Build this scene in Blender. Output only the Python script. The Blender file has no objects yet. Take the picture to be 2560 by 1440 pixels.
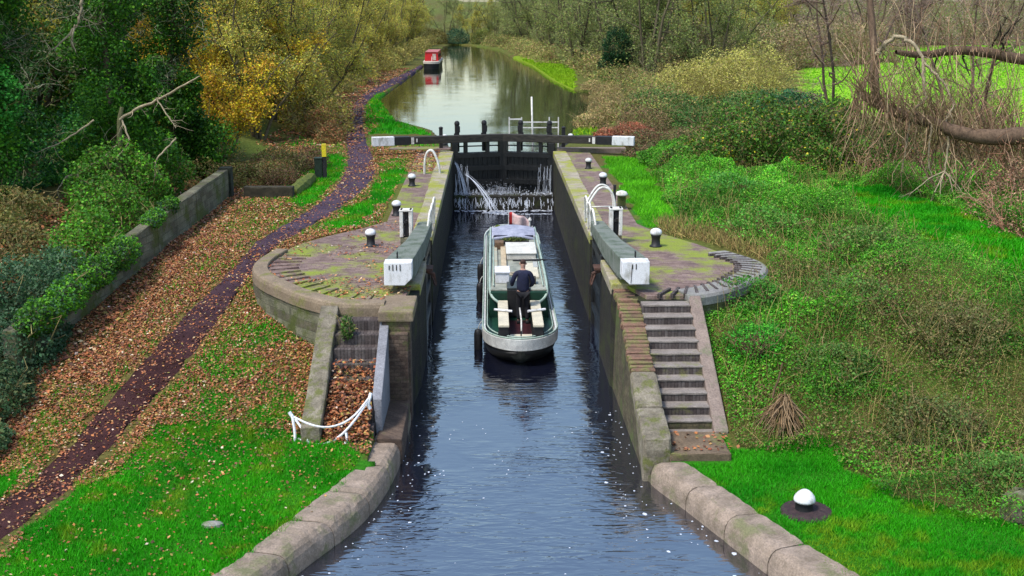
import bpy, bmesh, math, random
import numpy as np
from mathutils import Vector, Matrix

# ------------------------------------------------------------------ camera, sky, sun, exposure
S = bpy.context.scene
COL = S.collection
F = 2900.0
TH = math.radians(13.66); PS = math.radians(1.075)
CAM = (-0.6, 0.0, 9.1)
cd = bpy.data.cameras.new("camera")
cd.sensor_width = 36.0; cd.lens = 36.0 * F / 2560.0
cd.clip_start = 0.5; cd.clip_end = 3000
cam = bpy.data.objects.new("camera", cd); COL.objects.link(cam)
cam.location = CAM
cam.rotation_euler = (math.pi / 2 - TH, 0, -PS)
S.camera = cam

SUN_EL, SUN_AZ = math.radians(60), math.radians(232)     # azimuth clockwise from +Y (up the canal)
w = bpy.data.worlds.new("World"); S.world = w; w.use_nodes = True
nt = w.node_tree; nt.nodes.clear()
sky = nt.nodes.new("ShaderNodeTexSky"); sky.sky_type = 'NISHITA'
sky.sun_disc = False; sky.sun_elevation = SUN_EL; sky.sun_rotation = SUN_AZ
sky.dust_density = 1.6; sky.air_density = 1.4; sky.ozone_density = 2.2
bg = nt.nodes.new("ShaderNodeBackground"); bg.inputs[1].default_value = 0.15
wo = nt.nodes.new("ShaderNodeOutputWorld")
nt.links.new(sky.outputs[0], bg.inputs[0]); nt.links.new(bg.outputs[0], wo.inputs[0])
sd = bpy.data.lights.new("sun", 'SUN'); sd.energy = 2.4; sd.angle = math.radians(10); sd.color = (1, .96, .9)
sun = bpy.data.objects.new("sun", sd); COL.objects.link(sun)
sdir = Vector((math.sin(SUN_AZ) * math.cos(SUN_EL), math.cos(SUN_AZ) * math.cos(SUN_EL), math.sin(SUN_EL)))
sun.rotation_euler = sdir.to_track_quat('Z', 'Y').to_euler()
S.view_settings.view_transform = 'Standard'; S.view_settings.look = 'None'
S.view_settings.gamma = 1; S.view_settings.exposure = 0.84
S.cycles.max_bounces = 6; S.cycles.diffuse_bounces = 3; S.cycles.glossy_bounces = 3
S.cycles.transmission_bounces = 3; S.cycles.transparent_max_bounces = 4

random.seed(7)
R = np.random.default_rng(11)

# ------------------------------------------------------------------ survey: photo pixel -> point of the real ground
_ct, _st, _cp, _sp = math.cos(TH), math.sin(TH), math.cos(PS), math.sin(PS)
_fw = (_sp * _ct, _cp * _ct, -_st); _rt = (_cp, -_sp, 0); _up = (_sp * _st, _cp * _st, _ct)
def ray(px, py):
    a = (px - 1280) / F; b = (720 - py) / F
    return [_fw[i] + a * _rt[i] + b * _up[i] for i in range(3)]
def P(px, py, z):
    d = ray(px, py); t = (z - CAM[2]) / d[2]
    return (CAM[0] + t * d[0], CAM[1] + t * d[1])
def PY(px, py, Y):
    d = ray(px, py); t = (Y - CAM[1]) / d[1]
    return (CAM[0] + t * d[0], Y, CAM[2] + t * d[2])

# ------------------------------------------------------------------ outlines of water
L_LOW = [(-14, -6), (-13, 4), (-10.5, 9), (-7.2, 12.6), (-5.2, 15.2), (-4.23, 16.6), (-3.62, 18.0), (-3.13, 18.95),
         (-2.78, 20.0), (-2.6, 21.1), (-2.5, 22.5), (-2.42, 25), (-2.32, 27), (-2.32, 54.3)]
R_LOW = [(14, -6), (12.5, 4), (10, 9), (7.2, 12.4), (5.2, 15.1), (4.27, 16.5), (3.63, 18.2), (3.05, 19.8),
         (2.62, 20.9), (2.48, 21.6), (2.42, 23.3), (2.34, 27), (2.32, 31), (2.32, 54.3)]
L_UP = [(-2.32, 54.3), (-2.45, 56), (-2.8, 58.5), (-3.86, 65.2), (-6.55, 72.3), (-9.0, 88), (-8.74, 106), (-8.3, 139),
        (-8.2, 170), (-8.4, 203), (-7.5, 214)]
R_UP = [(2.32, 54.3), (2.5, 56), (3.2, 59), (3.91, 64), (5.7, 72), (7.74, 94), (6.3, 98.5), (5.3, 112), (4.4, 139),
        (2.4, 160), (1.0, 185), (-3.7, 209), (-6.5, 214)]
_ly = np.array([p[1] for p in L_LOW + L_UP[1:]]); _lx = np.array([p[0] for p in L_LOW + L_UP[1:]])
_ry = np.array([p[1] for p in R_LOW + R_UP[1:]]); _rx = np.array([p[0] for p in R_LOW + R_UP[1:]])
def bankL(y): return np.interp(y, _ly, _lx)
def bankR(y): return np.interp(y, _ry, _rx)

def smooth(a, b, x):
    t = np.clip((x - a) / (b - a), 0, 1); return t * t * (3 - 2 * t)
def vnoise(x, y, s, seed=0):
    # value noise, numpy
    x = np.asarray(x, float) / s; y = np.asarray(y, float) / s
    xi = np.floor(x).astype(np.int64); yi = np.floor(y).astype(np.int64)
    fx = x - xi; fy = y - yi; fx = fx * fx * (3 - 2 * fx); fy = fy * fy * (3 - 2 * fy)
    def h(a, b):
        n = (a * 374761393 + b * 668265263 + seed * 1442695041) & 0x7fffffff
        n = ((n ^ (n >> 13)) * 1274126177) & 0x7fffffff
        return ((n ^ (n >> 16)) & 0xffff) / 65535.0
    return (h(xi, yi) * (1 - fx) + h(xi + 1, yi) * fx) * (1 - fy) + (h(xi, yi + 1) * (1 - fx) + h(xi + 1, yi + 1) * fx) * fy

def land(x, y):
    """height of the land, before the canal is cut into it"""
    x = np.asarray(x, float); y = np.asarray(y, float)
    zl = np.interp(y, [-50, 20.5, 22, 25, 27, 29, 31, 33, 60, 200], [.42, .42, .6, 1.3, 1.65, 1.95, 2.2, 2.48, 2.48, 2.5])
    zr = np.interp(y, [-50, 21.3, 22.3, 26, 29, 33, 60, 200], [.42, .42, .55, 1.95, 2.3, 2.48, 2.48, 2.6])
    t = smooth(-1, 1, x)
    z = zl * (1 - t) + zr * t
    # woods bank on the left, fields and rise on the right
    z = z + smooth(-11, -15, x) * .9 * smooth(15, 25, y) + smooth(16, 60, x) * .5 * smooth(30, 60, y)
    z = z + (vnoise(x, y, 3.1, 3) - .5) * .10 * smooth(4.2, 6.0, np.abs(x)) + smooth(240, 420, y) * 8
    return z
def H(x, y):
    x = np.asarray(x, float); y = np.asarray(y, float)
    z = land(x, y)
    up = y > 54.2
    l = bankL(y); r = bankR(y)
    off = np.where(up, 0.0, np.where(y < 21.3, .28, .45))
    inside = np.minimum(x - (l - off), (r + off) - x)
    inside = np.where(y > 214, -1, inside)
    bed = np.where(up, .9, -1.3)
    t = smooth(0.0, .22, inside)
    z = np.where(up, z - smooth(-.8, 0.1, inside) * .12, z)
    z = z * (1 - t) + bed * t
    st = (smooth(2.3, 2.4, np.abs(x)) * smooth(4.35, 4.1, np.abs(x)) * smooth(22.3, 22.9, y) * smooth(35, 34.5, y))
    return z - st * .8
def G(px, py):
    z = 1.5
    for _ in range(30):
        p = P(px, py, z); z = .5 * z + .5 * float(land(p[0], p[1]))
    return p
def inpoly(x, y, poly):
    x = np.asarray(x); y = np.asarray(y); c = np.zeros(x.shape, bool); n = len(poly)
    for i in range(n):
        x1, y1 = poly[i]; x2, y2 = poly[(i + 1) % n]
        if y1 == y2: continue
        c ^= ((y1 > y) != (y2 > y)) & (x < (x2 - x1) * (y - y1) / (y2 - y1) + x1)
    return c
def gpoly(pts): return [G(*p) for p in pts]

PATH_L = [(0, 1255), (150, 1130), (300, 960), (400, 850), (480, 760), (560, 690), (620, 620), (680, 580), (740, 540), (800, 505),
          (850, 450), (866, 400), (860, 350), (866, 300), (878, 265), (900, 235), (950, 208), (1010, 182), (1052, 160)]
PATH_R = [(0, 1375), (150, 1245), (290, 1110), (400, 1000), (480, 900), (560, 800), (610, 720), (660, 650), (740, 590), (820, 545),
          (900, 490), (952, 430), (935, 390), (915, 340), (910, 300), (914, 265), (938, 238), (985, 213), (1030, 190), (1062, 166)]
pathL = [G(*p) for p in PATH_L]; pathR = [G(*p) for p in PATH_R]
pathL = [(pathL[0][0] - 2.2, pathL[0][1] - 6)] + pathL; pathR = [(pathR[0][0] - 2.6, pathR[0][1] - 6)] + pathR
path_poly = pathL + pathR[::-1]
GRASS = [gpoly(q) for q in [
    [(0, 1385), (150, 1255), (260, 1160), (400, 1060), (520, 1030), (640, 1050), (700, 1080), (800, 1110), (960, 1150), (890, 1225), (690, 1385), (595, 1460), (420, 1680), (-300, 1680)],
    [(1030, 395), (985, 480), (900, 560), (800, 585), (870, 525), (962, 450), (950, 405)],
    [(-300, 1320), (-300, 1060), (0, 1080), (100, 1050), (130, 1100), (60, 1170), (0, 1235)],
    [(800, 390), (862, 390), (868, 430), (800, 500), (720, 525), (745, 470)],
    [(912, 335), (908, 300), (918, 240), (945, 232), (970, 215), (960, 250), (985, 300), (1090, 338)],
    [(1500, 392), (1585, 390), (1640, 440), (1700, 540), (1700, 590), (1640, 580), (1590, 530)],
    [(1690, 1110), (1790, 1090), (1860, 1120), (1960, 1110), (2040, 1090), (2150, 1200), (2250, 1250), (2420, 1290), (2600, 1330), (2700, 1680), (2280, 1680), (2090, 1460), (1860, 1310), (1665, 1160)],
    [(2060, 478), (2200, 468), (2400, 530), (2620, 630), (2620, 715), (2350, 640), (2180, 560)],
    [(1425, 338), (1440, 320), (1490, 312), (1490, 338)],
    [(1278, 140), (1330, 175), (1438, 228), (1435, 180), (1400, 150), (1340, 138)],
    [(2010, 150), (2700, 60), (2700, 330), (2330, 320), (2100, 260), (2010, 250)]]]
LEAFZ = [gpoly(q) for q in [
    [(-300, 1300), (-300, 1000), (0, 1010), (90, 1040), (170, 960), (300, 800), (420, 670), (560, 530), (700, 500), (740, 540), (620, 620), (400, 850), (150, 1120)],
    [(200, 1230), (290, 1110), (400, 1000), (560, 800), (625, 760), (850, 790), (790, 1110), (640, 1060), (400, 1070)],
    [(590, 700), (640, 640), (740, 590), (960, 560), (985, 590), (700, 640), (630, 690)],
    [(925, 365), (1110, 365), (1060, 392), (935, 395)]]]
PLAT_L = [(-2.40, 54.2), (-2.34, 27), (-2.46, 25.28), (-3.0, 25.29), (-3.99, 25.31), (-4.49, 25.68), (-5.1, 26.3), (-5.64, 27.05), (-6.1, 27.7), (-6.46, 28.4), (-6.70, 29.2), (-6.72, 30.2), (-6.5, 31.4),
          (-6.2, 32.5), (-5.6, 33.6), (-4.6, 35.0), (-4.05, 36.0), (-4.1, 42), (-4.15, 54.2)]
PLAT_R = [(2.40, 54.2), (2.36, 27.6), (2.9, 26.0), (3.97, 26.01), (4.84, 26.5), (5.5, 27.2), (6.1, 28.0), (6.45, 28.8), (6.55, 29.4), (6.4, 30.1),
          (5.9, 31.1), (5.4, 32.4), (4.6, 34.0), (4.15, 35.4), (4.22, 42), (4.2, 54.2)]

def dist_noise(x, y): return vnoise(x, y, 1.7, 5) * .6 + vnoise(x, y, .5, 6) * .4
def zones(x, y):
    """grass 0..1, leaf litter 0..1, path 0..1 at ground points"""
    jx = x + (vnoise(x, y, .8, 21) - .5) * .7; jy = y + (vnoise(x, y, .9, 22) - .5) * .9
    g = np.zeros(x.shape); l = np.zeros(x.shape)
    for q in GRASS: g = np.maximum(g, inpoly(jx, jy, q))
    for q in LEAFZ: l = np.maximum(l, inpoly(jx, jy, q))
    p = inpoly(x + (vnoise(x, y, .4, 8) - .5) * .35, y, path_poly).astype(float)
    # left of the canal, in front of the platform: grass breaks through the leaves
    mid = (x < -2) & (y < 27) & (l > 0) & (x > -8.6)
    l = np.where(mid & (dist_noise(x, y) > .62), .35, l)
    g = np.where(mid & (dist_noise(x, y) > .60), .8, g)
    side = (x < -3) & (x > -11.2) & (y < 60)
    l = np.where(side & (g < .5), np.maximum(l, .42), l); g = np.where(side, np.maximum(g, .30), g)
    g = g * (1 - p); l = l * (1 - p * .8)
    return g, l, p

# ------------------------------------------------------------------ materials
def newmat(name):
    m = bpy.data.materials.new(name); m.use_nodes = True
    b = m.node_tree.nodes["Principled BSDF"]; return m, m.node_tree, b
def N(t, kind, **kw):
    n = t.nodes.new(kind)
    for k, v in kw.items(): setattr(n, k, v)
    return n
def noise(t, scale, detail=5, rough=.6, coord='Object', vec=None, stretch=None):
    n = N(t, "ShaderNodeTexNoise"); n.inputs['Scale'].default_value = scale
    n.inputs['Detail'].default_value = detail; n.inputs['Roughness'].default_value = rough
    tc = N(t, "ShaderNodeNewGeometry") if coord == 'World' else N(t, "ShaderNodeTexCoord")
    out = tc.outputs['Position'] if coord == 'World' else tc.outputs[coord]
    if stretch:
        mp = N(t, "ShaderNodeMapping"); mp.inputs['Scale'].default_value = stretch
        t.links.new(out, mp.inputs[0]); out = mp.outputs[0]
    t.links.new(out, n.inputs['Vector']); return n
def ramp(t, fac, stops):
    r = N(t, "ShaderNodeValToRGB"); e = r.color_ramp.elements
    while len(e) < len(stops): e.new(.5)
    for i, (p, c) in enumerate(stops):
        e[i].position = p; e[i].color = (*c, 1) if len(c) == 3 else c
    t.links.new(fac, r.inputs[0]); return r
def mix(t, fac, a, b, mode='MIX'):
    m = N(t, "ShaderNodeMix", data_type='RGBA', blend_type=mode)
    if isinstance(fac, (int, float)): m.inputs[0].default_value = fac
    else: t.links.new(fac, m.inputs[0])
    for i, v in ((6, a), (7, b)):
        if isinstance(v, tuple): m.inputs[i].default_value = (*v, 1)
        else: t.links.new(v, m.inputs[i])
    return m.outputs[2]
def bump(t, b, h, strength=.4, dist=.02):
    n = N(t, "ShaderNodeBump"); n.inputs['Strength'].default_value = strength; n.inputs['Distance'].default_value = dist
    t.links.new(h, n.inputs['Height']); t.links.new(n.outputs[0], b.inputs['Normal'])
def mat_simple(name, c1, c2=None, scale=6, rough=.7, bs=.3, spec=.3, c3=None, stretch=None, metal=0.0, fine=40):
    m, t, b = newmat(name)
    c2 = c2 or tuple(v * .6 for v in c1)
    n = noise(t, scale, 6, .65, 'World', stretch=stretch)
    st = [(.35, c2), (.62, c1)] if c3 is None else [(.30, c2), (.5, c1), (.68, c3)]
    r = ramp(t, n.outputs[0], st)
    n2 = noise(t, fine, 3, .6, 'World')
    r2 = ramp(t, n2.outputs[0], [(.3, (.72, .72, .72)), (.7, (1.15, 1.15, 1.15))])
    t.links.new(mix(t, 1.0, r.outputs[0], r2.outputs[0], 'MULTIPLY'), b.inputs['Base Color'])
    b.inputs['Roughness'].default_value = rough; b.inputs['Specular IOR Level'].default_value = spec; b.inputs['Metallic'].default_value = metal
    bump(t, b, n2.outputs[0], bs, .015); return m
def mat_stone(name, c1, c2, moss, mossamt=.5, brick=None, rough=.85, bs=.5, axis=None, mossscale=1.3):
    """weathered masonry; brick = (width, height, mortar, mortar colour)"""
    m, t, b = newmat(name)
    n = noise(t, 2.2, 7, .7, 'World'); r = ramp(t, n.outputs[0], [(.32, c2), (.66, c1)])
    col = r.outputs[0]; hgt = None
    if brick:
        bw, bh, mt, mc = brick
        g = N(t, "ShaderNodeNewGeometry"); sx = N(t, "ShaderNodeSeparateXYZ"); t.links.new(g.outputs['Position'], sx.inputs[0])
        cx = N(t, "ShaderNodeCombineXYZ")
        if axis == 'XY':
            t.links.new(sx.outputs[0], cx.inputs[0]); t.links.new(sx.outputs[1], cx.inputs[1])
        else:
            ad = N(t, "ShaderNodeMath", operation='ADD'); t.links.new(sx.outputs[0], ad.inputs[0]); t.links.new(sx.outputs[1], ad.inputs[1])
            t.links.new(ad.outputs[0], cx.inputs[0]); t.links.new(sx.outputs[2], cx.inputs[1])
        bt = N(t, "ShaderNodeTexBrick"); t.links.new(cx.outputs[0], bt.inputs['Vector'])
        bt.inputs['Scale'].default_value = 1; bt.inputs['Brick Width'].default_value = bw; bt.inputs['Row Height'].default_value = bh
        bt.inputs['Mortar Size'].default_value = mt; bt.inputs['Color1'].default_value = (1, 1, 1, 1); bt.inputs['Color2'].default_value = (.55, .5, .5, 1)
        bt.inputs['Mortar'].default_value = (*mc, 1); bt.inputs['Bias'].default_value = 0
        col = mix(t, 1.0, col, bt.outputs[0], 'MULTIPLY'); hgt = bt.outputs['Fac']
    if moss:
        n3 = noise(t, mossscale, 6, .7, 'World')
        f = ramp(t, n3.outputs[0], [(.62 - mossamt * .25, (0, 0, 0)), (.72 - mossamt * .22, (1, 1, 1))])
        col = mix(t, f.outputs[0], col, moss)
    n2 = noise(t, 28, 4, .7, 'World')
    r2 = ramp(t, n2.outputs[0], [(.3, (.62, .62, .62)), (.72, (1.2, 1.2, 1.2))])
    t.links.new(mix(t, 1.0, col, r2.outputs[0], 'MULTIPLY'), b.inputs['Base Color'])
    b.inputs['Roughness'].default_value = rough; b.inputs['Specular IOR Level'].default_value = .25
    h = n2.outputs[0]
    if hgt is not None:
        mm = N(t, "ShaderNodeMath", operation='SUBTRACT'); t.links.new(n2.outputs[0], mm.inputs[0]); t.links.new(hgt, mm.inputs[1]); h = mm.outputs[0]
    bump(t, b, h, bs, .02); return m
def mat_leaf(name, trans=.25, rough=.6, spec=.2):
    m, t, b = newmat(name)
    a = N(t, "ShaderNodeAttribute"); a.attribute_name = "Col"
    t.links.new(a.outputs['Color'], b.inputs['Base Color']); b.inputs['Roughness'].default_value = rough; b.inputs['Specular IOR Level'].default_value = spec
    if not trans:
        nz = noise(t, 9, 6, .75, 'World', stretch=(1, 1, .5)); rz = ramp(t, nz.outputs[0], [(.3, (.45, .45, .45)), (.7, (1.5, 1.45, 1.35))])
        t.links.new(mix(t, 1.0, a.outputs['Color'], rz.outputs[0], 'MULTIPLY'), b.inputs['Base Color']); bump(t, b, nz.outputs[0], .9, .04)
    if trans:
        tr = N(t, "ShaderNodeBsdfTranslucent"); t.links.new(a.outputs['Color'], tr.inputs[0])
        mx = N(t, "ShaderNodeMixShader"); mx.inputs[0].default_value = trans
        t.links.new(b.outputs[0], mx.inputs[1]); t.links.new(tr.outputs[0], mx.inputs[2])
        t.links.new(mx.outputs[0], t.nodes['Material Output'].inputs[0])
    return m
M = {}
M['leaf'] = mat_leaf('leaf_surface', .28)
M['litter'] = mat_leaf('fallen_leaf', .1, .7, .2)
M['grass'] = mat_leaf('grass_blade', .3, .6, .15)
M['bark'] = mat_leaf('bark', 0, .9, .1)
M['white'] = mat_simple('white_paint', (.66, .66, .67), (.30, .29, .25), 2.6, .6, .2, c3=(.70, .70, .72), fine=60, stretch=(2.2, 2.2, .8))
M['white_metal'] = mat_simple('white_metal_paint', (.66, .64, .59), (.34, .31, .26), 4, .6, .2, c3=(.68, .66, .60))
M['black'] = mat_simple('black_paint', (.012, .013, .015), (.022, .02, .02), 5, .55, .2)
M['timber'] = mat_simple('weathered_timber', (.045, .04, .032), (.016, .015, .013), 4, .8, .5, stretch=(.4, 3, 3))
M['timber_green'] = mat_simple('mossy_timber', (.13, .15, .12), (.05, .07, .04), 3, .85, .5, c3=(.17, .18, .16))
M['gate_wood'] = mat_simple('wet_gate_timber', (.012, .012, .011), (.004, .004, .005), 3, .35, .5, .5, stretch=(3, 3, .4))
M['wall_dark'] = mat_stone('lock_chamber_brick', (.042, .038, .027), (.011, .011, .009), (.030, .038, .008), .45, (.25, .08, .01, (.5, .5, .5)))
M['wall_brown'] = mat_stone('brown_brick', (.15, .105, .075), (.07, .05, .04), (.09, .10, .03), .35, (.25, .085, .012, (.6, .6, .6)))
M['wall_stain'] = mat_stone('stained_retaining_brick', (.15, .125, .07), (.05, .045, .028), (.075, .10, .025), .5, (.25, .085, .010, (.6, .6, .6)))
M['paving'] = mat_stone('lockside_brick_paving', (.30, .215, .18), (.18, .125, .11), (.20, .24, .03), .48, (.24, .12, .012, (.65, .62, .62)), axis='XY', mossscale=.55, bs=.35)
M['coping'] = mat_stone('coping_stone', (.38, .33, .25), (.22, .19, .13), (.26, .27, .04), .62, None, mossscale=.8)
M['rim'] = mat_stone('rim_stone', (.25, .19, .13), (.16, .12, .08), (.16, .15, .05), .4, None)
M['rim_grey'] = mat_stone('grey_rim_stone', (.27, .26, .24), (.17, .16, .15), (.19, .2, .12), .35, None)
M['quay'] = mat_stone('quay_stone', (.33, .255, .20), (.16, .125, .09), (.16, .155, .08), .38, None, bs=.8)
M['quay_face'] = mat_stone('quay_face_stone', (.17, .14, .10), (.06, .05, .035), (.07, .08, .03), .4, None, bs=.7)
M['tread'] = mat_stone('skylit_step_tread', (.27, .235, .21), (.16, .135, .115), (.18, .18, .07), .25, None, bs=.5)  # lighter than the risers: sky light on the step tops put into the colour
M['step'] = mat_stone('blue_brick_step', (.15, .125, .115), (.07, .058, .055), (.15, .14, .06), .2, (.075, .30, .006, (.35, .33, .33)), axis='XY', bs=.7)
M['redbrick'] = mat_stone('worn_red_brick', (.25, .135, .09), (.11, .07, .05), (.15, .15, .05), .62, None, bs=1.0, mossscale=3.2)
M['lichen'] = mat_stone('lichen_stone', (.27, .235, .175), (.085, .07, .048), (.12, .125, .04), .5, None, bs=1.0, mossscale=3.4)
M['slab'] = mat_stone('grey_slab', (.24, .24, .26), (.16, .16, .175), None, 0, None, bs=.3)
M['kerb'] = mat_stone('pinkish_kerb', (.26, .20, .165), (.16, .12, .10), (.15, .15, .09), .3, None, bs=.6)
M['oldwall'] = mat_stone('old_boundary_wall', (.22, .21, .14), (.11, .11, .07), (.07, .085, .02), .55, (.5, .2, .012, (.6, .6, .6)), bs=.8)

# ------------------------------------------------------------------ mesh helpers
def tag(o, label=None, cat=None, group=None, kind=None):
    if label: o['label'] = label
    if cat: o['category'] = cat
    if group: o['group'] = group
    if kind: o['kind'] = kind
    return o
def link(name, me, m=None, parent=None):
    o = bpy.data.objects.new(name, me); COL.objects.link(o)
    if m is not None and not me.materials:
        for k in (m if isinstance(m, (list, tuple)) else [m]): me.materials.append(M[k] if isinstance(k, str) else k)
    if parent is not None: o.parent = parent
    return o
def empty(name, loc, label, cat, group=None, rz=0):
    o = bpy.data.objects.new(name, None); COL.objects.link(o); o.location = loc; o.rotation_euler = (0, 0, rz)
    o.empty_display_size = .1
    return tag(o, label, cat, group)
def children(o): return [c for c in bpy.data.objects if c.parent == o]
def copy_tree(o, loc, rz=0, sc=1.0, label=None, parent=None):
    c = o.copy(); COL.objects.link(c)
    if parent is None:
        c.location = loc; c.rotation_euler = (0, 0, rz); c.scale = (sc,) * 3 if not isinstance(sc, tuple) else sc
        if label: c['label'] = label
    else: c.parent = parent
    for ch in list(o.children): copy_tree(ch, None, parent=c)
    return c
class MB:
    """collects simple solids; build() links them as one mesh object"""
    def __init__(s): s.v = []; s.f = []; s.mi = []
    def add(s, vs, fs, mi=0):
        o = len(s.v); s.v += [tuple(v) for v in vs]; s.f += [tuple(i + o for i in f) for f in fs]; s.mi += [mi] * len(fs); return s
    def box(s, c, d, mi=0, rz=0, rx=0, ry=0):
        M_ = Matrix.Rotation(rz, 3, 'Z') @ Matrix.Rotation(ry, 3, 'Y') @ Matrix.Rotation(rx, 3, 'X')
        vs = [Vector(c) + M_ @ Vector((x * d[0] / 2, y * d[1] / 2, z * d[2] / 2)) for x in (-1, 1) for y in (-1, 1) for z in (-1, 1)]
        return s.add(vs, [(0, 1, 3, 2), (4, 6, 7, 5), (0, 4, 5, 1), (2, 3, 7, 6), (0, 2, 6, 4), (1, 5, 7, 3)], mi)
    def prism(s, poly, z0, z1, mi=0):
        n = len(poly); vs = [(x, y, z0) for x, y in poly] + [(x, y, z1) for x, y in poly]
        return s.add(vs, [tuple(range(n - 1, -1, -1)), tuple(range(n, 2 * n))] + [(i, (i + 1) % n, n + (i + 1) % n, n + i) for i in range(n)], mi)
    def sideprism(s, prof, x0, x1, mi=0):
        """profile in (y,z) extruded along x"""
        n = len(prof); vs = [(x0, y, z) for y, z in prof] + [(x1, y, z) for y, z in prof]
        return s.add(vs, [tuple(range(n)), tuple(range(2 * n - 1, n - 1, -1))] + [(i, n + i, n + (i + 1) % n, (i + 1) % n) for i in range(n)], mi)
    def tube(s, pts, r, n=8, mi=0, cap=True):
        pts = [Vector(p) for p in pts]; rs = r if isinstance(r, (list, tuple)) else [r] * len(pts)
        up = None; rings = []
        for i, p in enumerate(pts):
            d = (pts[min(i + 1, len(pts) - 1)] - pts[max(i - 1, 0)]).normalized()
            if up is None: up = d.orthogonal().normalized()
            a = (up - d * up.dot(d));  a = a.normalized() if a.length > 1e-6 else d.orthogonal().normalized()
            up = a; b = d.cross(a)
            rings.append([p + (a * math.cos(2 * math.pi * k / n) + b * math.sin(2 * math.pi * k / n)) * rs[i] for k in range(n)])
        vs = [v for g in rings for v in g]; fs = []
        for i in range(len(pts) - 1):
            for k in range(n): fs.append((i * n + k, i * n + (k + 1) % n, (i + 1) * n + (k + 1) % n, (i + 1) * n + k))
        if cap: fs += [tuple(range(n - 1, -1, -1)), tuple((len(pts) - 1) * n + k for k in range(n))]
        return s.add(vs, fs, mi)
    def lathe(s, prof, c=(0, 0, 0), n=20, mi=0):
        vs = [(c[0] + r * math.cos(2 * math.pi * k / n), c[1] + r * math.sin(2 * math.pi * k / n), c[2] + z) for r, z in prof for k in range(n)]
        fs = [(i * n + k, i * n + (k + 1) % n, (i + 1) * n + (k + 1) % n, (i + 1) * n + k) for i in range(len(prof) - 1) for k in range(n)]
        fs += [tuple(range(n - 1, -1, -1)), tuple((len(prof) - 1) * n + k for k in range(n))]
        return s.add(vs, fs, mi)
    def build(s, name, m, parent=None, bevel=0, smooth_=False, seg=2, rough=0, loc=None):
        me = bpy.data.meshes.new(name); me.from_pydata(s.v, [], s.f)
        me.polygons.foreach_set('material_index', s.mi); me.update()
        bm = bmesh.new(); bm.from_mesh(me); bmesh.ops.recalc_face_normals(bm, faces=bm.faces)
        if bevel:
            try: bmesh.ops.bevel(bm, geom=list(bm.edges), offset=bevel, segments=seg, affect='EDGES', profile=.6, clamp_overlap=True)
            except Exception: pass
        if rough:
            bmesh.ops.subdivide_edges(bm, edges=[e for e in bm.edges if e.calc_length() > .5], cuts=5, use_grid_fill=True)
            for v in bm.verts:
                v.co += Vector((random.uniform(-1, 1), random.uniform(-1, 1), random.uniform(-1, 1))) * rough
        bm.to_mesh(me); bm.free()
        if smooth_: me.polygons.foreach_set('use_smooth', [True] * len(me.polygons))
        o = link(name, me, m, parent)
        if loc is not None: o.location = loc
        return o
def npmesh(name, V, faces, C=None, smooth_=False):
    """V (n,3), faces (m,k) all the same size; C (n,3) point colours"""
    me = bpy.data.meshes.new(name); V = np.ascontiguousarray(V, np.float32); faces = np.ascontiguousarray(faces, np.int32); k = faces.shape[1]
    me.vertices.add(len(V)); me.vertices.foreach_set('co', V.ravel())
    me.loops.add(faces.size); me.loops.foreach_set('vertex_index', faces.ravel())
    me.polygons.add(len(faces)); me.polygons.foreach_set('loop_start', np.arange(0, faces.size, k, dtype=np.int32))
    me.polygons.foreach_set('loop_total', np.full(len(faces), k, np.int32))
    if smooth_: me.polygons.foreach_set('use_smooth', np.ones(len(faces), bool))
    me.update(calc_edges=True)
    if C is not None:
        a = me.color_attributes.new("Col", 'FLOAT_COLOR', 'POINT')
        a.data.foreach_set('color', np.hstack([C, np.ones((len(C), 1))]).astype(np.float32).ravel())
    return me
def unit(v): return v / np.maximum(np.linalg.norm(v, axis=1, keepdims=True), 1e-9)
def leafgeo(c, size, col, updir=.4, aspect=.55, rng=R):
    """rhombic leaves, slightly folded: returns V, F, C"""
    n = len(c); nrm = rng.normal(size=(n, 3)); nrm[:, 2] = np.abs(nrm[:, 2]) + updir; nrm = unit(nrm)
    t = unit(np.cross(nrm, rng.normal(size=(n, 3)))); b = np.cross(nrm, t); s = np.broadcast_to(size, (n,))[:, None]
    V = np.stack([c - t * s * .5, c + b * s * aspect * .5 + nrm * s * .08, c + t * s * .5, c - b * s * aspect * .5 + nrm * s * .08], 1).reshape(-1, 3)
    Fc = np.arange(4 * n).reshape(n, 4); return V, Fc, np.repeat(col, 4, 0)
def palette(n, cols, wts=None, jit=.25, rng=R):
    cols = np.array(cols, float); i = rng.choice(len(cols), n, p=None if wts is None else np.array(wts) / sum(wts))
    return np.clip(cols[i] * (1 + rng.uniform(-jit, jit, (n, 1))) * (1 + rng.uniform(-.08, .08, (n, 3))), 0.001, .95)
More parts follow.
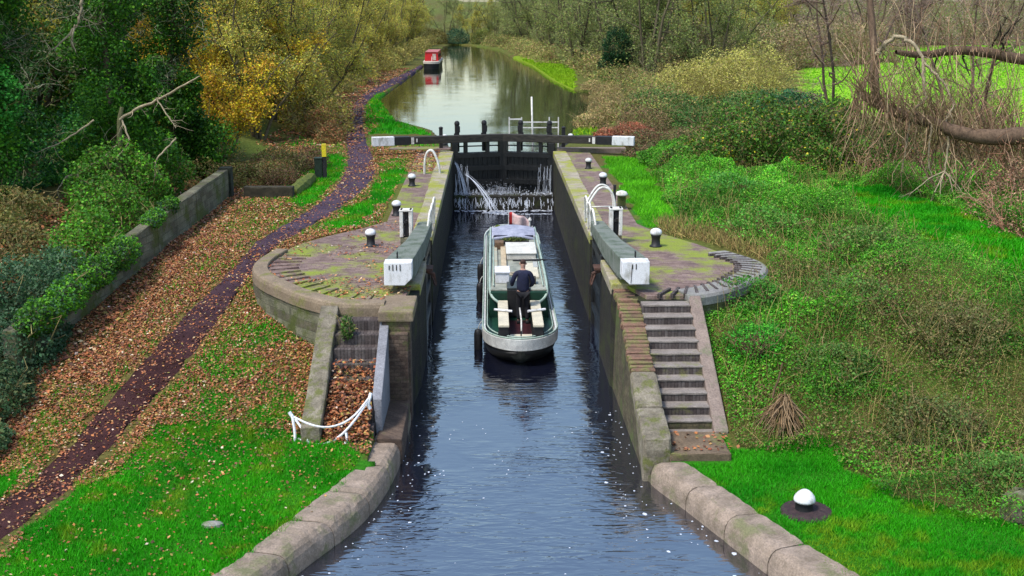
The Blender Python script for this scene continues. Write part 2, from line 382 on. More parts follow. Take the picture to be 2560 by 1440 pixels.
def tubesgeo(polys, col, jit=.2, rng=R):
    """polys: list of (pts(k,3), radii(k), sides). returns V,F(quads),C"""
    Vs, Fs, Cs, o = [], [], [], 0
    for pts, rad, n in polys:
        pts = np.asarray(pts, float); k = len(pts); d = np.gradient(pts, axis=0) if k > 2 else np.repeat((pts[1] - pts[0])[None], 2, 0)
        d = unit(d); a = np.cross(d, [0.31, .2, .93]); bad = np.linalg.norm(a, axis=1) < .05; a[bad] = np.cross(d[bad], [1, 0, 0]); a = unit(a); b = np.cross(d, a)
        th = np.arange(n) * 2 * np.pi / n; r = np.asarray(rad)[:, None, None]
        ring = pts[:, None] + (a[:, None] * np.cos(th)[None, :, None] + b[:, None] * np.sin(th)[None, :, None]) * r
        Vs.append(ring.reshape(-1, 3)); i = np.arange(k - 1)[:, None] * n; j = np.arange(n)[None]
        Fs.append((np.stack([i + j, i + (j + 1) % n, i + n + (j + 1) % n, i + n + j], -1) + o).reshape(-1, 4)); o += k * n
        cc = np.array(col[rng.integers(len(col))] if isinstance(col, list) else col) * (1 + rng.uniform(-jit, jit)); Cs.append(np.repeat(cc[None], k * n, 0))
    return np.vstack(Vs), np.vstack(Fs), np.clip(np.vstack(Cs), .001, .9)
def merge(parts):
    V, Fc, C, o = [], [], [], 0
    for v, f, c in parts: V.append(v); Fc.append(f + o); C.append(c); o += len(v)
    return np.vstack(V), np.vstack(Fc), np.vstack(C)
def wander(p, d, L, k, wig, rng, sag=0):
    pts = [np.array(p, float)]; d = np.array(d, float); d /= np.linalg.norm(d)
    for i in range(k):
        d = d + rng.normal(size=3) * wig; d[2] += sag; d /= np.linalg.norm(d); pts.append(pts[-1] + d * L / k)
    return np.array(pts), d

# ------------------------------------------------------------------ ground: one sheet to the horizon
def axis(a):
    out = [a[0][0]]
    for (s, e, step) in a:
        n = max(1, int(round((e - s) / step))); out += list(np.linspace(s, e, n + 1)[1:])
    return np.array(out)
gx = axis([(-900, -100, 80), (-100, -40, 6), (-40, -15, 1.0), (-15, -9.4, .28), (-9.4, 9.4, .16), (9.4, 18, .35), (18, 60, 1.5), (60, 120, 6), (120, 900, 80)])
gy = axis([(-300, -20, 28), (-20, 12, 1.0), (12, 56, .17), (56, 110, .45), (110, 240, 1.3), (240, 420, 10), (420, 1500, 90)])
X, Y = np.meshgrid(gx, gy); Z = H(X, Y)
V = np.stack([X.ravel(), Y.ravel(), Z.ravel()], 1); nx, ny = len(gx), len(gy)
i = (np.arange(ny - 1)[:, None] * nx + np.arange(nx - 1)[None]).ravel()
g, l, p = zones(X.ravel(), Y.ravel())
soil = np.array([.095, .075, .025]); grassc = np.array([.02, .16, .005]); leafc = np.array([.19, .085, .04])
C = np.repeat(soil[None], len(V), 0)
und = (vnoise(X.ravel(), Y.ravel(), 2.3, 9))[:, None]; C = C * (1 - und * .5) + np.array([.06, .13, .015]) * und * .7
C = C * (1 - l[:, None]) + leafc * l[:, None]; fld = ((X.ravel() > 16) | ((X.ravel() > 0) & (Y.ravel() > 88)))[:, None]; grassc = np.where(fld, np.where((X.ravel() > 16)[:, None], np.array([[.24, .50, .02]]), np.array([[.15, .24, .012]])), grassc[None]); C = C * (1 - g[:, None] * .9) + grassc * g[:, None] * .9
me = npmesh('ground', V, np.stack([i, i + 1, i + nx + 1, i + nx], 1), C, True)
m, t, b = newmat('ground_soil'); a = N(t, "ShaderNodeAttribute"); a.attribute_name = 'Col'
n1 = noise(t, 9, 6, .7, 'World'); r1 = ramp(t, n1.outputs[0], [(.28, (.5, .45, .4)), (.7, (1.35, 1.35, 1.3))])
t.links.new(mix(t, 1.0, a.outputs[0], r1.outputs[0], 'MULTIPLY'), b.inputs['Base Color']); b.inputs['Roughness'].default_value = .95; b.inputs['Specular IOR Level'].default_value = .1
n2 = noise(t, 22, 4, .7, 'World'); bump(t, b, n2.outputs[0], .8, .05)
ground = link('ground', me, m); tag(ground, 'leaf strewn canal bank soil', None, kind='structure')

# towpath, a worn strip 3 cm above the sheet
def resample(pts, step):
    pts = np.array(pts); d = np.r_[0, np.cumsum(np.linalg.norm(np.diff(pts, axis=0), axis=1))]
    s = np.linspace(0, d[-1], int(d[-1] / step) + 2); return np.stack([np.interp(s, d, pts[:, 0]), np.interp(s, d, pts[:, 1])], 1)
n_ = 420
def chaikin(p, it=2):
    p = np.array(p)
    for _ in range(it): p = np.vstack([p[:1], np.stack([p[:-1] * .75 + p[1:] * .25, p[:-1] * .25 + p[1:] * .75], 1).reshape(-1, 2), p[-1:]])
    return p
def par(p, n):
    p = chaikin(p); s = np.linspace(0, 1, len(p)); u = np.linspace(0, 1, n) ; return np.stack([np.interp(u, s, p[:, 0]), np.interp(u, s, p[:, 1])], 1)
A, B = par(pathL, n_), par(pathR, n_)
k = 9; rows = []
for j in range(k):
    f = j / (k - 1); q = A * (1 - f) + B * f
    jit = (vnoise(q[:, 0], q[:, 1], .35, 31 + j) - .5) * .5 if j in (0, k - 1) else 0
    x = q[:, 0] + jit; y = q[:, 1]; cr = .05 * (1 - (2 * f - 1) ** 2)
    rows.append(np.stack([x, y, H(x, y) + .006 + cr * .5 + (0 if 0 < j < k - 1 else -.05)], 1))
V = np.stack(rows, 1).reshape(-1, 3); i = (np.arange(n_ - 1)[:, None] * k + np.arange(k - 1)[None]).ravel()
me = npmesh('path', V, np.stack([i, i + 1, i + k + 1, i + k], 1), None, True)
m, t, b = newmat('trodden_towpath'); n1 = noise(t, 1.2, 7, .7, 'World')
g1 = N(t, "ShaderNodeNewGeometry"); sx = N(t, "ShaderNodeSeparateXYZ"); t.links.new(g1.outputs['Position'], sx.inputs[0])
mr = N(t, "ShaderNodeMapRange"); mr.inputs[1].default_value = 25; mr.inputs[2].default_value = 36; t.links.new(sx.outputs[1], mr.inputs[0])
ca = ramp(t, n1.outputs[0], [(.3, (.026, .011, .012)), (.7, (.068, .031, .031))]); cb = ramp(t, n1.outputs[0], [(.3, (.042, .030, .050)), (.7, (.088, .064, .092))])
n2 = noise(t, 30, 5, .75, 'World'); r2 = ramp(t, n2.outputs[0], [(.3, (.6, .6, .6)), (.75, (1.4, 1.3, 1.25))])
t.links.new(mix(t, 1.0, mix(t, mr.outputs[0], ca.outputs[0], cb.outputs[0]), r2.outputs[0], 'MULTIPLY'), b.inputs['Base Color']); b.inputs['Roughness'].default_value = .95; b.inputs['Specular IOR Level'].default_value = .08
bump(t, b, n2.outputs[0], .9, .04)
tag(link('path', me, m), 'trodden purple brown towpath', None, kind='structure')

# ------------------------------------------------------------------ water
def water_mat(name, base, ior, s1, s2, amp, rough=.03):
    m, t, b = newmat(name); b.inputs['Base Color'].default_value = (*base, 1); b.inputs['Roughness'].default_value = rough; b.inputs['IOR'].default_value = ior
    b.inputs['Specular IOR Level'].default_value = .5
    a = noise(t, s1, 3, .55, 'World', stretch=(.8, 1.5, 1)); c = noise(t, s2, 2, .5, 'World', stretch=(.45, 1.7, 1))
    mm = N(t, "ShaderNodeMath", operation='ADD'); a.inputs['Distortion'].default_value = 1.2; c.inputs['Distortion'].default_value = .8; t.links.new(a.outputs[0], mm.inputs[0]); t.links.new(c.outputs[0], mm.inputs[1])
    big = noise(t, .35, 3, .6, 'World'); rr = ramp(t, big.outputs[0], [(.38, (.15, .15, .15)), (.7, (1, 1, 1))])
    m2 = N(t, "ShaderNodeMath", operation='MULTIPLY'); t.links.new(mm.outputs[0], m2.inputs[0]); t.links.new(rr.outputs[0], m2.inputs[1])
    bump(t, b, m2.outputs[0], 1.0, amp); return m
lw = MB().add([(-16, -8, 0), (16, -8, 0), (16, 54.1, 0), (-16, 54.1, 0)], [(0, 1, 2, 3)]).build('lower_water', water_mat('lower_canal_water', (.005, .006, .014), 3.9, 1.2, 4.4, .027))
tag(lw, 'dark blue water of the lower lock', None, kind='structure')
uw = MB().add([(-10.5, 54.45, 2.25), (10.5, 54.45, 2.25), (10.5, 216, 2.25), (-10.5, 216, 2.25)], [(0, 1, 2, 3)]).build('upper_water', water_mat('upper_canal_water', (.006, .009, .004), 3.3, .8, 3.0, .004))
tag(uw, 'still water of the upper canal pound', None, kind='structure')

# ------------------------------------------------------------------ lock walls
def offset_in(poly, d):
    c = []
    n = len(poly); A_ = sum(poly[i][0] * poly[(i + 1) % n][1] - poly[(i + 1) % n][0] * poly[i][1] for i in range(n)); sgn = 1 if A_ > 0 else -1
    for i in range(n):
        p0, p1, p2 = Vector(poly[i - 1]), Vector(poly[i]), Vector(poly[(i + 1) % n])
        e1, e2 = (p1 - p0).normalized(), (p2 - p1).normalized(); n1 = Vector((-e1.y, e1.x)) * sgn; n2 = Vector((-e2.y, e2.x)) * sgn
        bis = n1 + n2; bis = bis / max(bis.dot(n1), .4) ; c.append(tuple(p1 + bis * d))
    return c
def strip(mb, outer, inner, z0, z1, mi=0):
    """closed ribbon of stone between two open polylines"""
    n = len(outer)
    for i in range(n - 1):
        mb.prism([outer[i], outer[i + 1], inner[i + 1], inner[i]], z0, z1, mi)
def ribbon(name, outer, inner, z0, z1, m, parent, bevel=.03, rnd=True, block=None):
    """continuous rounded kerb mesh swept along polylines (outer = water side)"""
    o = np.array(outer); n = np.array(inner); k = len(o); prof = []
    # cross-section in (f across, z): rounded outer shoulder
    h = z1 - z0; cs = [(0, z0), (0, z1 - h * .35), (.06, z1 - h * .12), (.18, z1 - h * .02), (.5, z1), (.96, z1), (1, z1 - .02), (1, z0)]
    V = np.array([[*(o[i] * (1 - f) + n[i] * f), z] for i in range(k) for f, z in cs]); c = len(cs)
    fs = [(i * c + j, i * c + (j + 1) % c, (i + 1) * c + (j + 1) % c, (i + 1) * c + j) for i in range(k - 1) for j in range(c)]
    fs += [tuple(range(c)), tuple((k - 1) * c + j for j in range(c - 1, -1, -1))]
    mb = MB(); mb.add([tuple(v) for v in V], fs); return mb.build(name, m, parent)
def lock_wall(side):
    s = -1 if side == 'L' else 1
    word = 'left' if s < 0 else 'right'
    base = empty('lock_wall', (s * 3.2, 40, 0), ('brick lock side with rounded brown rim beside the leaf covered towpath' if s < 0 else 'brick lock side with grey ridged tip beside the open flight of steps'), 'lock wall', 'walls of the lock')
    base.location = (0, 0, 0)
    pl = PLAT_L if s < 0 else PLAT_R
    # chamber face with the gate recess
    face = [(s * 2.32, 54.15), (s * 2.32, 33.3), (s * 2.66, 33.1), (s * 2.66, 30.3), (s * 2.32, 30.0), (s * 2.32, 27.2)]
    body = list(face) + ([(-2.46, 25.28)] if s < 0 else [(2.40, 26.9)]) + [p for p in pl[3 if s < 0 else 2:]]
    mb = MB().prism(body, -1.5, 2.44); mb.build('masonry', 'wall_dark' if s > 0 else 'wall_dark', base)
    # retaining face round the tip
    tip = pl[3:13] if s < 0 else pl[3:11]
    tip_in = offset_in(pl, .5); tip_in = tip_in[3:13] if s < 0 else tip_in[3:11]
    tip_out = offset_in(pl, -.025); tip_out = tip_out[3:13] if s < 0 else tip_out[3:11]
    mb = MB(); strip(mb, tip_out, tip_in, -.5, 2.36); mb.build('retaining_wall', 'oldwall' if s < 0 else 'oldwall', base)
    # rim stone along the tip
    def dense(a): return resample(chaikin(a, 2), .18) if False else chaikin(a, 2)
    io = offset_in(pl, -.06); ii = offset_in(pl, .34 if s < 0 else .62)
    io = io[3:13] if s < 0 else io[3:11]; ii = ii[3:13] if s < 0 else ii[3:11]
    ribbon('rim', dense(io), dense(ii), 2.30, 2.62 if s < 0 else 2.585, 'rim' if s < 0 else 'rim_grey', base)
    # coping along the chamber
    def cop(y0, y1, n):
        mb = MB(); L = (y1 - y0) / n
        for q in range(n):
            y = y0 + L * (q + .5); wv = .62 + random.uniform(-.02, .02)
            mb.box((s * (2.30 + wv / 2), y, 2.44 + random.uniform(-.004, .004)), (wv, L - .018, .28))
        return mb.build('coping', 'coping', base, .03)
    cop(33.35, 54.1, 17); cop(27.2, 29.95, 2)
    # paving sheet
    inner = offset_in(pl, .2); MB().prism(inner, 2.3, 2.53).build('paving', 'paving', base)
    # raised grip bricks, radial round the tip
    a_ = chaikin(offset_in(pl, .40 if s < 0 else .10)[3:13] if s < 0 else offset_in(pl, .10)[2:11], 2); b_ = chaikin(offset_in(pl, 1.15 if s < 0 else .75)[3:13] if s < 0 else offset_in(pl, .78)[2:11], 2)
    a_ = par_arc(a_, 23 if s > 0 else 17); b_ = par_arc(b_, 23 if s > 0 else 17); mb = MB()
    for q in range(1, len(a_) - 1):
        p0 = Vector((*a_[q], 0)); p1 = Vector((*b_[q], 0)); d = (p1 - p0); L = min(d.length, .72); c = p0 + d.normalized() * L / 2
        mb.box((c.x, c.y, 2.53 if s < 0 else 2.54), (L, .075, .09 if s < 0 else .12), 0, math.atan2(d.y, d.x))
    mb.build('grip_bricks', 'paving' if s < 0 else 'step', base, .012, rough=.004)
    return base
def par_arc(p, n):
    p = np.array(p); d = np.r_[0, np.cumsum(np.linalg.norm(np.diff(p, axis=0), axis=1))]; s_ = np.linspace(0, d[-1], n)
    return np.stack([np.interp(s_, d, p[:, 0]), np.interp(s_, d, p[:, 1])], 1)
wl = lock_wall('L'); wr = lock_wall('R')
# left end pier, facing the camera
MB().box((-2.70, 25.0, .9), (.62, .5, 3.2)).build('pier', 'wall_brown', wl, .03)
MB().box((-2.70, 25.45, 2.45), (.78, 1.5, .24)).build('pier_cap', 'rim', wl, .04)
MB().box((-2.66, 24.70, 1.15), (.46, .16, 1.9)).build('pier_buttress', 'wall_brown', wl, .03)
MB().box((-2.68, 23.5, -.2), (.52, 2.5, 1.5)).build('wall_toe', 'wall_brown', wl, .04)
# cross wall under the upper gate, with its ledge
cw = MB(); cw.box((0, 54.0, -.4), (4.64, 1.0, 2.0)); cw.box((0, 53.05, -.35), (4.63, .9, 2.0))
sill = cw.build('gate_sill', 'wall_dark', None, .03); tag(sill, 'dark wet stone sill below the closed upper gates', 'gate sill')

# ------------------------------------------------------------------ quay edges (rounded stones) at the bottom
def quay(name, outer, inner, label, s):
    q = empty(name, (0, 0, 0), label, 'quay wall')
    o = resample(chaikin(outer, 2), .15); n_ = par_arc(chaikin(inner, 2), len(o)); o = par_arc(o, len(o))
    bounds = list(range(0, len(o) - 1, 9)) + [len(o) - 1]
    mb = MB(); cs = [(-.03, -.5), (-.03, .20), (0.0, .30), (.07, .39), (.17, .445), (.32, .47), (.96, .475), (1, .45), (1, -.5)]; c = len(cs)
    for b0, b1 in zip(bounds[:-1], bounds[1:]):
        if b1 - b0 < 2: continue
        dz = random.uniform(-.012, .012); V = []; idx = np.linspace(b0 + .10, b1 - .10, b1 - b0 + 3)
        for ii, u in enumerate(idx):
            po = np.array([np.interp(u, range(len(o)), o[:, 0]), np.interp(u, range(len(o)), o[:, 1])]); pi = np.array([np.interp(u, range(len(o)), n_[:, 0]), np.interp(u, range(len(o)), n_[:, 1])])
            e = .03 if ii in (0, len(idx) - 1) else 0
            for f, z in cs:
                f2 = f + (e * .4 if f < .4 else 0); jj = random.uniform(-.014, .014)
                V.append((*(po * (1 - f2) + pi * f2), z + dz - (e * .9 if z > .1 else 0) + jj))
        k_ = len(idx); fs = [(a * c + j, a * c + (j + 1) % c, (a + 1) * c + (j + 1) % c, (a + 1) * c + j) for a in range(k_ - 1) for j in range(c)]
        fs += [tuple(range(c)), tuple((k_ - 1) * c + j for j in range(c - 1, -1, -1))]; mb.add(V, fs)
    mb.build('coping', 'quay', q)
    mb = MB(); oo = [tuple(v) for v in o]; inn = [tuple(o[i_] * .5 + n_[i_] * .5) for i_ in range(len(o))]; strip(mb, oo, inn, -1.4, .12); mb.build('footing', 'quay_face', q)
    return q
quay('quay_wall', [(-10.6, 8.9), (-7.2, 12.6), (-5.2, 15.2), (-4.23, 16.6), (-3.62, 18.0), (-3.13, 18.95), (-2.78, 20.0), (-2.58, 21.1), (-2.46, 22.3), (-2.42, 24.7)],
     [(-11.2, 9.4), (-7.8, 13.1), (-5.8, 15.6), (-4.85, 16.7), (-4.35, 18.0), (-3.9, 19.2), (-3.45, 20.3), (-3.12, 21.2), (-3.0, 22.3), (-2.95, 24.6)], 'curved pale stone quay edge below the lawn with the rope barrier', -1)
quay('quay_wall', [(10.2, 8.7), (7.2, 12.4), (5.2, 15.1), (4.27, 16.5), (3.63, 18.2), (3.05, 19.8), (2.62, 20.8), (2.48, 21.28)],
     [(10.8, 9.3), (7.9, 12.9), (6.0, 15.3), (5.0, 16.6), (4.2, 18.5), (3.62, 20.0), (3.2, 21.0), (3.05, 21.3)], 'curved grey stone quay edge below the grass with the lone bollard', 1)

# ------------------------------------------------------------------ steps on the right
st = empty('stair_flight', (0, 0, 0), 'open flight of dark brick steps between a brick parapet and kerb', 'steps')
ns = 11
for k_ in range(ns):
    z = .45 + (2.53 - .45) * (ns - k_ - .55) / ns; y0 = 26.02 - (k_) * .335
    so = MB().box((3.42 + .03 * k_ * .3, y0 - .165, z - .37), (1.10 + .01 * k_, .345, .7)).build('step', 'step' if k_ < 9 else 'wall_stain', st, .01); MB().box((3.42 + .03 * k_ * .3, y0 - .175, z + .0), (1.10 + .01 * k_, .355, .04)).build('tread', 'tread', so, .012, rough=.004)
mb = MB(); prof = [(27.6, -1.4), (27.6, 2.50), (26.2, 2.48), (22.4, 1.05), (21.35, .86), (21.3, -1.4)]
V = []
n = 40
ys = np.linspace(27.5, 21.32, n); zt = np.interp(ys, [21.32, 22.4, 26.2, 27.5], [.84, 1.06, 2.42, 2.46])
xo = np.interp(ys, [21.3, 23.3, 27.6], [2.40, 2.38, 2.345]); wd = np.interp(ys, [21.3, 26, 27.5], [.50, .50, .40])
for sec in range(3): pass
pv = [(xo[i_] + d, ys[i_], z) for i_ in range(n) for d, z in ((-.0, -1.4), (.06, zt[i_] - .12), (wd[i_], zt[i_] - .12), (wd[i_], -.3))]
fs = [(a * 4 + j, a * 4 + (j + 1) % 4, (a + 1) * 4 + (j + 1) % 4, (a + 1) * 4 + j) for a in range(n - 1) for j in range(4)] + [(0, 1, 2, 3), tuple((n - 1) * 4 + j for j in (3, 2, 1, 0))]
MB().add(pv, fs).build('parapet', 'wall_stain', st)
mb = MB(); mg = MB()
a = 0
for i_ in range(52):
    y = 27.4 - i_ * .118; zz = np.interp(y, [21.32, 22.4, 26.2, 27.5], [.84, 1.06, 2.42, 2.46]); sl = math.atan2(np.interp(y + .1, [21.32, 22.4, 26.2, 27.5], [.84, 1.06, 2.42, 2.46]) - zz, .1)
    x = np.interp(y, [21.3, 23.3, 27.6], [2.40, 2.38, 2.345]); wv = np.interp(y, [21.3, 26, 27.5], [.50, .50, .40])
    if y > 23.7: mb.box((x + .02 + wv / 2 + random.uniform(-.025, .025), y, zz - .075 + random.uniform(-.02, .02)), (wv + .03, .116, .17), 0, random.uniform(-.05, .05), sl + random.uniform(-.1, .1))
mb.build('brick_capping', 'redbrick', st, .045, rough=.006)
prof2 = [(23.62, 1.44), (22.4, 1.05), (21.9, .96), (21.28, .88)]
for q in range(2):
    y1, y0 = ((23.6, 22.5), (22.47, 21.26))[q]; z1, z0 = np.interp([y1, y0], [21.26, 22.4, 26.2], [.84, 1.06, 2.42])
    me_ = MB().sideprism([(y1, z1 - .3), (y1, z1 + .03), (y0, z0 + .03), (y0, -.2 if q else z0 - .3)], 2.37, 2.93).build('capping_stone', 'lichen', st, .06, rough=.012)
MB().sideprism([(26.05, 2.2), (26.05, 2.57), (22.35, .62), (22.3, .2), (22.3, -.2)], 3.98, 4.27).build('kerb', 'kerb', st, .03, rough=.006)
MB().box((3.5, 21.86, .40), (1.2, 1.24, .36)).build('landing', mat_stone('earthy_landing', (.20, .145, .095), (.10, .07, .045), (.14, .15, .04), .4, None, bs=.8), st, .03, rough=.012)

# ------------------------------------------------------------------ leaf filled steps on the left
sl = empty('stair_flight', (0, 0, 0), 'disused leaf filled flight of steps between two sloping walls', 'steps')
for k_ in range(9):
    z = .5 + 2.0 * (9 - k_ - .7) / 9; y0 = 25.25 - k_ * .36
    MB().box((-3.53, y0 - .18, z - .4), (1.05, .37, .75)).build('step', 'step', sl, .015)
MB().sideprism([(25.35, 1.5), (25.35, 2.56), (22.3, 1.08), (21.95, .9), (21.9, -.2), (25.3, -.2)], -4.42, -4.03).build('side_wall', 'lichen', sl, .03, rough=.01)['label'] = 'lichened concrete side wall'
MB().sideprism([(25.35, .2), (25.35, 2.56), (22.75, 1.22), (22.7, .2)], -3.06, -2.86).build('side_wall', 'slab', sl, .02)['label'] = 'smooth blue grey side wall'
MB().box((-3.55, 21.98, .42), (.95, .12, .42)).build('bottom_board', 'timber', sl, .01)

# ------------------------------------------------------------------ lock gates
def upper_gate(s):
    lab = 'closed upper gate leaf whose white beam end lies beside the towpath' if s < 0 else 'closed upper gate leaf whose white beam end lies among the brambles'
    g_ = empty('lock_gate', (0, 0, 0), lab, 'lock gate', 'leaves of the upper lock gate')
    ang = math.atan2(.62, 2.32)      # mitre, pointing upstream
    def pt(u, v, z): # u along leaf from heel to mitre, v towards the camera
        x = s * (2.36 - u * math.cos(ang)); y = 53.72 + u * math.sin(ang); return (x + s * -v * math.sin(ang) * 1, y - v * math.cos(ang), z)
    rz = -s * ang
    def bx(mb, u0, u1, v0, v1, z0, z1, mi=0):
        c = pt((u0 + u1) / 2, (v0 + v1) / 2, (z0 + z1) / 2); mb.box(c, (u1 - u0, v1 - v0, z1 - z0), mi, rz)
    L = 2.32 / math.cos(ang) + .06
    mb = MB()
    for q in range(10): bx(mb, .14 + q * (L - .28) / 10, .14 + (q + 1) * (L - .28) / 10 - .012, -.06, .06, .4, 2.50)
    for z in (.5, 1.1, 1.75, 2.36): bx(mb, .1, L - .1, .07, .2, z - .1, z + .12)
    mb.build('planking', 'gate_wood', g_)
    mb = MB(); bx(mb, -.05, .25, -.15, .17, .3, 2.95); mb.build('heel_post', 'gate_wood', g_, .02)
    mb = MB(); bx(mb, L - .24, L, -.15, .17, .3, 3.0); mb.build('mitre_post', 'gate_wood', g_, .02)
    for u in (.55, 1.6): mb = MB(); bx(mb, u, u + .17, -.1, .1, 2.4, 2.95); mb.build('stanchion', 'gate_wood', g_, .01)
    mb = MB(); bx(mb, .1, L - .05, -.42, -.2, 2.72, 2.76); mb.build('footboard', 'timber', g_, .01)
    # balance beam
    z0, z1 = 2.96, 3.30
    mb = MB(); bx(mb, -2.0, L + .02, -.18, .17, z0, z1); bm_ = mb.build('balance_beam', 'timber', g_, .025)
    mb = MB(); bx(mb, -2.72, -2.003, -.19, .18, z0 - .02, z1 + .02); mb.build('beam_black_section', 'black', bm_, .02)
    mb = MB(); bx(mb, -3.72, -2.723, -.2, .19, z0 - .03, z1 + .03); mb.build('beam_white_end', 'white', bm_, .02)
    mb = MB(); bx(mb, -1.95, -1.82, .175, .2, z0 + .02, z1 - .02); mb.build('iron_strap', 'white_metal', bm_); mb = MB(); bx(mb, -1.72, -1.66, .175, .2, z0 + .1, z1 - .08); mb.build('bolt_plate', 'white_metal', bm_)
    # paddle posts
    for u in ((.32, 1.62) if s < 0 else (.30, 1.68)):
        mb = MB(); bx(mb, u - .09, u + .09, -.44, -.24, 2.5, 3.72); bx(mb, u - .03, u + .12, -.46, -.22, 3.40, 3.68); c = pt(u, -.34, 3.82); mb.lathe([(.03, -.14), (.10, -.12), (.13, -.03), (.11, .06), (.05, .11)], c, 14)
        bx(mb, u - .14, u - .05, -.4, -.28, 2.9, 3.35)
        pg = mb.build('paddle_post', 'black', g_, .01)
    return g_
ug_l = upper_gate(-1); ug_r = upper_gate(1)
def lower_gate(s):
    lab = 'open lower gate folded along the wall next to the towpath side' if s < 0 else 'open lower gate folded along the wall next to the brick steps'
    g_ = empty('lock_gate', (0, 0, 0), lab, 'lock gate', 'leaves of the lower lock gate')
    mb = MB()
    for q in range(9): mb.box((s * 2.48, 30.45 + q * .285, .95), (.12, .275, 3.1))
    for z in (-.1, .6, 1.3, 2.0, 2.42): mb.box((s * 2.40, 31.6, z), (.1, 2.5, .18))
    mb.build('planking', 'gate_wood', g_)
    MB().box((s * 2.48, 30.2, 1.0), (.30, .26, 3.3)).build('heel_post', 'gate_wood', g_, .03)
    MB().box((s * 2.48, 33.0, 1.0), (.26, .2, 3.3)).build('mitre_post', 'gate_wood', g_, .03)
    # beam swings out over the lockside, tapering away from the end
    y0 = 26.45; xe = -2.77 if s < 0 else 2.80
    prof = [(xe - .315, xe + .315, y0, 2.75, 3.28), (xe - .32 + .03 * -s, xe + .32 + .03 * -s, y0 + .9, 2.74, 3.26), (s * 2.56 - .24, s * 2.56 + .24, 29.6, 2.74, 3.20), (s * 2.48 - .19, s * 2.48 + .19, 33.05, 2.74, 3.06)]
    def loft(pr):
        V = [v for (x0, x1, y, z0, z1) in pr for v in ((x0, y, z0), (x1, y, z0), (x1, y, z1), (x0, y, z1))]
        fs = [(a * 4 + j, a * 4 + (j + 1) % 4, (a + 1) * 4 + (j + 1) % 4, (a + 1) * 4 + j) for a in range(len(pr) - 1) for j in range(4)] + [(3, 2, 1, 0), tuple((len(pr) - 1) * 4 + j for j in range(4))]
        return MB().add(V, fs)
    def cut(x0, x1, y, z0, z1, ch): return (x0, x1, y, z0, z1)
    a = [(xe - .315, xe + .315, y0 + .42, 2.755, 3.275)] + prof[1:]
    bm_ = loft(a).build('balance_beam', 'timber_green', g_, .03)
    # white end: lower inner corner cut away
    w0, w1 = xe - .325, xe + .325; zb, zt_ = 2.74, 3.285; ch = .17
    pr = [(w0, zb), (w1, zb), (w1, zt_), (w0, zt_)]
    pr = [(w0, zb), (w1 - ch, zb), (w1, zb + ch), (w1, zt_), (w0, zt_)] if s < 0 else [(w0 + ch * 1.1, zb), (w1, zb), (w1, zt_), (w0, zt_), (w0, zb + ch)]
    n5 = len(pr); V = [(x, y0, z) for x, z in pr] + [(x, y0 + .44, z) for x, z in pr]
    MB().add(V, [tuple(range(n5)), tuple(range(2 * n5 - 1, n5 - 1, -1))] + [(q, n5 + q, n5 + (q + 1) % n5, (q + 1) % n5) for q in range(n5)]).build('beam_white_end', 'white', bm_, .015)
    for q in range(4 if s < 0 else 2): MB().box((xe - .2 + q * .085 + (.12 if s > 0 else 0), y0 - .004, 3.17), (.022, .012, random.uniform(.09, .15))).build('weather_crack', 'timber', bm_)
    if s > 0: MB().box((xe - .10, y0 - .004, 2.99), (.012, .012, .42), 0, 0, 0, .05).build('weather_crack', 'timber', bm_)
    MB().tube([(xe + .05 * s, y0 + .5, 3.26), (xe + .05 * s, y0 + .5, 3.42), (xe + .05 * s, y0 + .62, 3.42), (xe + .05 * s, y0 + .62, 3.26)], .014).build('pull_ring', 'black', g_)
    mb = MB(); mb.tube([(s * 2.30, 29.9, 2.3), (s * 2.12, 30.0, 2.2), (s * 2.08, 30.1, 1.9)], .05); mb.box((s * 2.24, 30.0, 2.36), (.22, .5, .06)); mb.tube([(s * 2.05, 29.7, 1.95), (s * 2.18, 30.0, 2.2), (s * 2.28, 30.4, 2.25)], .025)
    rust = mat_simple('rusty_iron', (.10, .045, .03), (.04, .025, .02), 8, .8)
    mb.build('collar_strap', rust, g_)
    # low hand rails standing on the leaf
    mb = MB()
    for y in ((32.0, 33.1, 34.2) if s < 0 else (32.1, 33.2, 34.4)):
        pts = [(s * 2.44, y, 2.6), (s * 2.36, y + .1, 3.1), (s * 2.32, y + .25, 3.42), (s * 2.30, y + .5, 3.5), (s * 2.30, y + .8, 3.38), (s * 2.33, y + 1.0, 2.9), (s * 2.34, y + 1.05, 2.6)]
        mb.tube([tuple(v) for v in np.array(resample3(pts))], .032, 8)
    mb.build('hand_rail', 'white_metal', g_, 0, True)
    return g_
def resample3(p, it=2):
    p = np.array(p, float)
    for _ in range(it): p = np.vstack([p[:1], np.stack([p[:-1] * .75 + p[1:] * .25, p[:-1] * .25 + p[1:] * .75], 1).reshape(-1, 3), p[-1:]])
    return p
lg_l = lower_gate(-1); lg_r = lower_gate(1)

# ------------------------------------------------------------------ lockside furniture
def gear(x, y, s, lab):
    g_ = empty('paddle_gear', (x, y, 2.53), lab, 'paddle gear', 'white paddle gears beside the lower gate')
    mb = MB(); mb.box((-.12 * -s * 0 - .13, 0, .62), (.10, .36, .78)); mb.box((.13, 0, .62), (.10, .36, .78)); mb.box((0, .14, .62), (.20, .06, .78)); mb.box((0, 0, .985), (.38, .38, .05))
    mb.build('casing', 'white_metal', g_, .02)
    mb = MB(); mb.box((0, 0, .11), (.34, .34, .22)); mb.build('plinth', 'oldwall', g_, .02)
    mb = MB(); mb.box((0.01, -.03, .55), (.10, .12, .72)); mb.lathe([(.02, -.05), (.075, -.04), (.075, .04), (.02, .05)], (-.02, -.1, .66), 12); mb.tube([(0, -.12, .72), (.03, -.2, .7), (.03, -.24, .74)], .02)
    mb.build('rack', 'black', g_, .008)
    return g_
